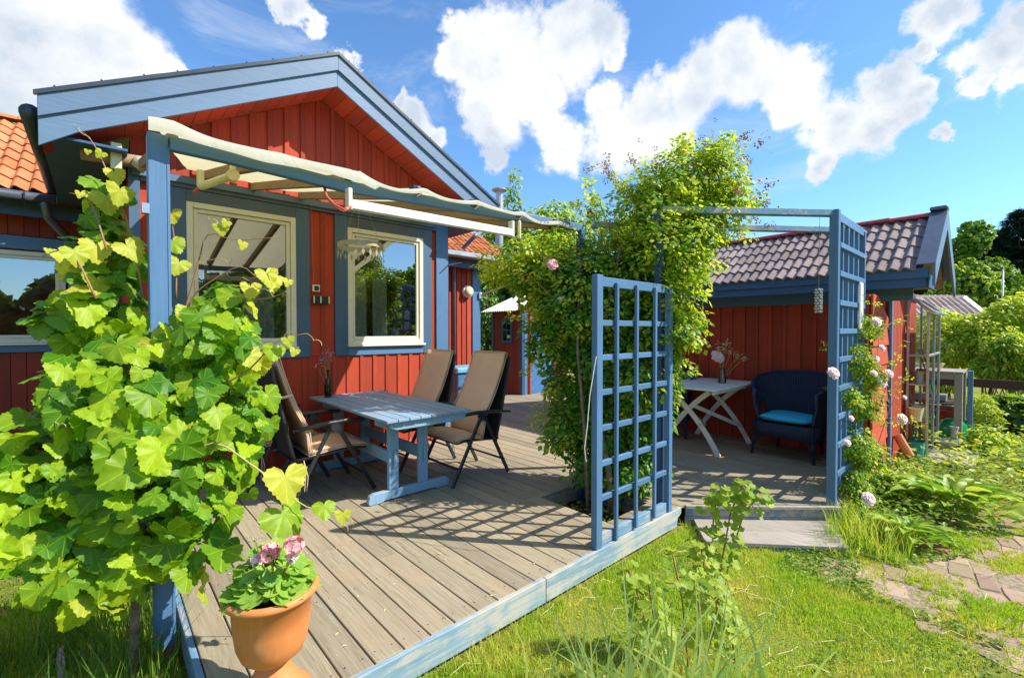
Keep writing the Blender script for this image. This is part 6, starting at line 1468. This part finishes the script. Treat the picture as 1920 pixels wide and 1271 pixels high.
# timber fence of two rails
fe = thing('rail_fence', 'dark brown two-rail timber fence in front of the hedge', 'fence', (11.6, 0.2, GZ))
for z in (0.55, 0.02):
    for (y0, y1) in ((-2.6, -0.3), (-0.3, 1.2)): board('rail', fe, 'brown_rail', 11.5, 11.535, y0 + .003, y1 - .003, z, z + 0.15)
for y in (-2.4, -0.3, 1.1): board('post', fe, 'brown_rail', 11.54, 11.63, y - .045, y + .045, GZ, 0.85)
bp = thing('blue_post', 'thin blue painted post standing right of the potting bench', 'post', (9.95, 0.45, GZ)); p = atz(1822, 858, GZ); barp('post', bp, 'blue_paint', (9.95, 0.44, GZ), (9.95, 0.44, 0.93), 0.10, 0.06, (0, 1, 0))

# greenhouse cabinet against the outbuilding gable
gh = thing('wall_greenhouse', 'narrow glazed wall greenhouse with shelves against the outbuilding gable', 'greenhouse', (8.4, 0.85, GZ))
gx0, gx1, gy0, gy1 = 8.05, 9.35, 0.755, 0.955
for (x, y, z1) in ((gx0, gy0, 1.78), (gx1, gy0, 1.78), (gx0, gy1, 1.98), (gx1, gy1, 1.98), ((gx0 + gx1) / 2, gy0, 1.78)): board('frame_post', gh, 'steel' if x == gx0 else 'zinc', x - .016, x + .016, y - .014, y + .014, GZ, z1, 0.003)
for x in (gx0, gx1):
    for z in (GZ + .04, 1.22): barp('frame_rail', gh, 'zinc', (x, gy0, z), (x, gy1, z), 0.028, 0.03)
    barp('roof_rail', gh, 'zinc', (x, gy0 - 0.05, 1.79), (x, gy1, 2.02), 0.035, 0.035)
for (y, z) in ((gy0, GZ + .04), (gy0, 1.22), (gy0, 1.78), (gy0 - 0.05, 1.80), (gy1, 2.02)): barp('frame_rail', gh, 'zinc', (gx0, y, z), (gx1, y, z), 0.028, 0.03)
for (a, b) in ((gx0 + .02, (gx0 + gx1) / 2 - .02), ((gx0 + gx1) / 2 + .02, gx1 - .02)):
    for (c, d2) in ((GZ + .06, 1.20), (1.24, 1.76)): part('pane', MB().add([(a, gy0, c), (b, gy0, c), (b, gy0, d2), (a, gy0, d2)], [(0, 1, 2, 3)]), 'clear_glass', gh)
for (c, d2) in ((GZ + .06, 1.20), (1.24, 1.78)): part('pane', MB().add([(gx0, gy0, c), (gx0, gy1, c), (gx0, gy1, d2), (gx0, gy0, d2)], [(0, 1, 2, 3)]), 'clear_glass', gh)
for z in (0.35, 0.82): part('shelf', MB().box(gx0 + .03, gx1 - .03, gy0 + .02, gy1 - .01, z, z + .015), 'white_plastic', gh)
for (x, z, w_, m) in ((7.95, 0.365, .10, 'petal_cream'), (8.3, 0.365, .12, 'white_plastic'), (8.7, 0.835, .09, 'terracotta'), (8.2, 0.835, .07, 'zinc')):
    tt = thing('seed_pot' if m != 'petal_cream' else 'seed_tray', {'petal_cream': 'tan box on the lower greenhouse shelf', 'white_plastic': 'white tub on the lower greenhouse shelf', 'terracotta': 'terracotta pot on the upper greenhouse shelf', 'zinc': 'small grey pot on the upper greenhouse shelf'}[m], 'pot', (x, .86, z)); part('pot', MB().lathe([(0, 0), (w_ * .6, 0), (w_ * .85, .16), (w_ * .9, .17), (w_ * .8, .17), (w_ * .55, .02)], 14, (x, .86, z), caps=False), m, tt)
tt = thing('teal_bucket', 'teal plastic bucket on the ground inside the wall greenhouse', 'bucket', (8.0, .86, GZ)); part('pail', MB().lathe([(0, 0), (.085, 0), (.10, .25), (.105, .25), (.095, .25), (.08, .02)], 18, (8.0, .86, GZ + .03), caps=False), 'teal_plastic', tt)
hs_ = thing('garden_hose', 'green plant canes and hose leaning in front of the greenhouse', 'garden hose', (7.5, 0.75, GZ))
for path in ([(1676, 680), (1690, 740), (1708, 800), (1716, 850)], [(1686, 675), (1700, 720), (1716, 770), (1718, 810), (1710, 850)], [(1722, 655), (1734, 690), (1745, 720)], [(1728, 655), (1740, 690), (1750, 735)]):
    pp = [atd(x, y, 6.3) for x, y in path]; sm = []
    for i in range(len(pp) - 1):
        for k in range(5): sm.append(pp[i].lerp(pp[i+1], k / 5))
    part('cane', MB().tube(sm + [pp[-1]], 0.008, 6), 'teal_plastic', hs_, smooth=True)
pk = thing('red_plank', 'short reddish post leaning in the flowerbed before the greenhouse', 'plank', tuple(atz(1700, 862, GZ))); part('stick', MB().tube([atd(1682, 815, 5.6), atd(1706, 855, 5.5)], 0.05, 10), 'terracotta', pk)
# potting bench and things under it
be = thing('potting_bench', 'grey weathered potting bench right of the wall greenhouse', 'bench', (9.9, 0.75, GZ))
bx0, bx1, by0, by1, bz_ = 9.55, 10.35, 0.50, 1.45, 0.93
for k in range(5): x0 = bx0 + .16 * k; board('top_board', be, 'grey_wood', x0, x0 + .155, by0, by1, bz_ - .03, bz_)
for k in range(5): x0 = bx0 + .03 + .15 * k; board('shelf_board', be, 'brown_rail', x0, x0 + .14, by0 + .05, by1 - .05, 0.42, 0.44)
for (x, y) in ((bx0 + .05, by0 + .05), (bx1 - .05, by0 + .05), (bx0 + .05, by1 - .05), (bx1 - .05, by1 - .05)): board('leg', be, 'grey_wood', x - .045, x + .045, y - .045, y + .045, GZ, bz_ - .032)
board('apron', be, 'grey_wood', bx0 + .01, bx0 + .035, by0 + .1, by1 - .1, bz_ - .12, bz_ - .032)
dk = thing('small_platform', 'small grey board platform before the potting bench', 'platform', (9.0, .75, GZ))
for k in range(6): board('platform_board', dk, 'grey_wood', 8.0 + .27 * k, 8.26 + .27 * k, 0.30, 0.74, GZ + .02, GZ + .05)
def can():
    c = atd(1789, 810, 7.1); c.z = GZ + 0.16
    t = thing('watering_can', 'large green plastic watering can under the potting bench', 'watering can', (c.x, c.y, GZ)); a = Vector((math.sin(YAW), -math.cos(YAW), 0)); b = Vector((math.cos(YAW), math.sin(YAW), 0)); V = []; F = []; n = 24
    for i, (ra, rb_, z) in enumerate(((.20, .12, -.14), (.235, .13, -.11), (.235, .13, 0.02), (.20, .12, 0.13), (.13, .09, 0.20), (.02, .02, .215))):
        for k in range(n): tt = 2 * math.pi * k / n; V.append(c + a * ra * math.cos(tt) + b * rb_ * math.sin(tt) + Vector((0, 0, z)))
    for i in range(5):
        for k in range(n): F.append((i*n+k, i*n+(k+1) % n, (i+1)*n+(k+1) % n, (i+1)*n+k))
    part('body', MB().add(V, F), 'green_plastic', t, smooth=True)
    part('spout', MB().tube([c - a * .18 + Vector((0, 0, -.08)), c - a * .30 + Vector((0, 0, .02)), c - a * .42 + Vector((0, 0, .14))], [.04, .028, .022], 10), 'green_plastic', t, smooth=True)
    part('handle', MB().tube([c + a * .10 + Vector((0, 0, .18)), c + a * .24 + Vector((0, 0, .17)), c + a * .31 + Vector((0, 0, .08)), c + a * .29 + Vector((0, 0, -.03)), c + a * .22 + Vector((0, 0, -.08))], .018, 10), 'green_plastic', t, smooth=True)
can()
for nm, lb, px, py, D, prof, m in (('stone_bowl', 'shallow pale stone bowl in front of the watering can', 1772, 830, 6.6, [(0, 0), (.10, 0), (.17, .09), (.18, .11), (.16, .11), (.09, .02)], 'stone_grey'), ('white_pipe', 'short white upright pipe beside the watering can', 1789, 812, 6.7, [(0, 0), (.04, 0), (.04, .24), (.05, .25), (.05, .28), (.04, .28)], 'stone_grey'), ('red_bucket', 'dark red bucket behind the watering can', 1772, 790, 7.9, [(0, 0), (.16, 0), (.20, .38), (.18, .38)], 'red_plastic')):
    p = atd(px, py, D); tt = thing(nm, lb, nm.split('_')[1], (p.x, p.y, GZ)); part('shell', MB().lathe(prof, 20, (p.x, p.y, GZ + .05 if nm != 'red_bucket' else GZ), caps=False), m, tt, smooth=(nm == 'stone_bowl'))
for nm, lb, px, m in (('flower_pot', 'cream bowl on the upper tier of the potting bench', 1778, 'petal_cream'), ('planter_tray', 'pale tray on the lower shelf of the potting bench', 1772, 'zinc')):
    z = .445; x = 9.9 if m == 'zinc' else 9.85; tt = thing(nm, lb, 'pot', (x, .85, z)); 
    part('tray', MB().box(x - .12, x + .12, .70, 1.10, z, z + .10) if m == 'zinc' else MB().lathe([(0, 0), (.08, 0), (.13, .10), (.11, .10)], 16, (x, .85, bz_ + .002), caps=False), m, tt)

# neighbouring tiled shed
ns_ = thing('neighbour_shed', 'low distant shed with pale brown tiles and white gable boards', 'shed', (33, 1.5, GZ))
a0_, a1_ = atd(1690, 592, 22), atd(1848, 592, 22); az_, bz2 = a0_.z, atd(1790, 553, 22).z; dv = (a1_ - a0_).normalized(); pn = Vector((dv.y, -dv.x, 0)) * -1.0
if pn.dot(Vector((1, 1, 0))) < 0: pn = -pn
L_ = (a1_ - a0_).length; wm = MB(); b0_ = Vector((a0_.x, a0_.y, 0)) + pn * .3
wm.poly([b0_ + Vector((0, 0, GZ)), b0_ + dv * (L_ - .2) + Vector((0, 0, GZ)), b0_ + dv * (L_ - .2) + Vector((0, 0, az_)), b0_ + Vector((0, 0, az_))], pn * 3)
nw = part('wall', wm, 'stone_grey', ns_)
rfm = MB().poly([a0_ - Vector((0, 0, .02)), a0_ + pn * 1.2 + Vector((0, 0, bz2 - az_)), a0_ + pn * 3.6 - Vector((0, 0, .3))], dv * L_); nr = part('roof', rfm, 'pale_tile', ns_)
up_ = (pn * 1.2 + Vector((0, 0, bz2 - az_))); ul = up_.length; up_.normalize(); nn_ = dv.cross(up_)
if nn_.z < 0: nn_ = -nn_
tm3 = smooth_top(tile_mesh(0.31, 0.48, 0.045, 1, 'pale_tile', 0.03)); M3 = Matrix(((dv.x, up_.x, nn_.x), (dv.y, up_.y, nn_.y), (dv.z, up_.z, nn_.z))).to_4x4()
for r in range(4):
    for c in range(int(L_ / .30)): inst('roof_tile', tm3, nr, Matrix.Translation(a0_ + dv * (.30 * c) + up_ * (ul / 4 * r) + nn_ * .03) @ M3)
barp('verge_board', ns_, 'white_paint', a1_ + dv * .05, a1_ + dv * .05 + up_ * ul, 0.28, 0.14); barp('ridge', ns_, 'pale_tile', a0_ + up_ * ul, a1_ + up_ * ul, 0.3, 0.14)
# flagpole with pennant
fp_ = atd(1879, 600, 24); fz = CAMZ + (620 - 508) * 24 / FPX
fl = thing('flagpole', 'thin white flagpole with a blue and yellow pennant hanging low', 'flagpole', (fp_.x, fp_.y, GZ)); part('pole', MB().tube([(fp_.x, fp_.y, GZ), (fp_.x, fp_.y, fz)], [.06, .035], 10), 'white_paint', fl, smooth=True); part('finial', MB().lathe([(0, 0), (.06, .05), (0, .1)], 10, (fp_.x, fp_.y, fz), caps=False), 'white_paint', fl)
q0 = atd(1880, 572, 24); rr_ = Vector((math.sin(YAW), -math.cos(YAW), 0)); V = []; F = []
for i in range(9):
    t = i / 8; c = q0 + rr_ * (t * 1.0) + Vector((0, 0, -0.75 * t)); w_ = .30 * (1 - t * .6); V += [c + Vector((.04 * math.sin(i), 0, w_)), c + Vector((0, .04 * math.cos(i), 0)), c + Vector((.04 * math.sin(i), 0, -w_))]
for i in range(8): F += [(3*i, 3*i+1, 3*i+4, 3*i+3), (3*i+1, 3*i+2, 3*i+5, 3*i+4)]
pen = part('pennant', MB().add(V, F), 'flag_blue', fl); pen.data.materials.append(MATS['flag_yellow'])
for i, poly in enumerate(pen.data.polygons): poly.material_index = 1 if i % 2 == 0 and i > 3 else 0
# distant wood all round
P = []; 
for k in range(15000):
    a = R(random.uniform(-120, 200)); d = random.uniform(62, 88); hmax = 7.5 + 2.4 * math.sin(a * 9) + 1.8 * math.sin(a * 23 + 1) + 1.2 * math.sin(a * 57); 
    P.append((d * math.cos(a), d * math.sin(a), GZ + hmax * random.random() ** 0.7))
P = np.array(P); nf = len(P); fo = scatter('distant_wood', 'clump', P, rnd_unit(nf) + np.array([0, 0, .4]), rnd_unit(nf), 2.4 * rng.uniform(.6, 1.3, nf), 'dark_leaf')
# garden trees on the sunny side, seen mirrored in the windows
for lb, x, y, h, r in (('garden tree out of frame mirrored in the right window', 9.0, -9.5, 4.6, 1.9), ('second garden tree beyond the lawn out of frame', 13.5, -11, 5.2, 2.2), ('third garden tree far to the right of the lawn', 5.5, -13, 5.0, 2.0)):
    tree('garden_tree', lb, 'tree', (x, y, GZ), h, rnd_crown(h, r, 12, 0.2), 'clump', 1800, 0.26, 'birch_leaf', 0.10, 'garden trees behind the viewpoint', 'hedge_leaf')
# small bits blown onto the deck and step
bits = MB()
for k in range(260):
    x, y = random.uniform(0.4, 6.2), random.uniform(1.2, 5.2)
    if y < float(deck_start(x)) + 0.05 or (3.0 < x < 3.66 and 2.15 < y < 3.0): continue
    a = random.uniform(0, 6.28); l = random.uniform(.004, .016); p = Vector((x, y, 0.0025)); d = Vector((math.cos(a), math.sin(a), 0)) * l; e = Vector((-math.sin(a), math.cos(a), 0)) * l * .35
    bits.add([p - d, p - e + Vector((0, 0, .002)), p + d, p + e + Vector((0, 0, .003))], [(0, 1, 2, 3)])
o = part('leaf_litter', bits, 'petal_cream'); o['kind'] = 'stuff'
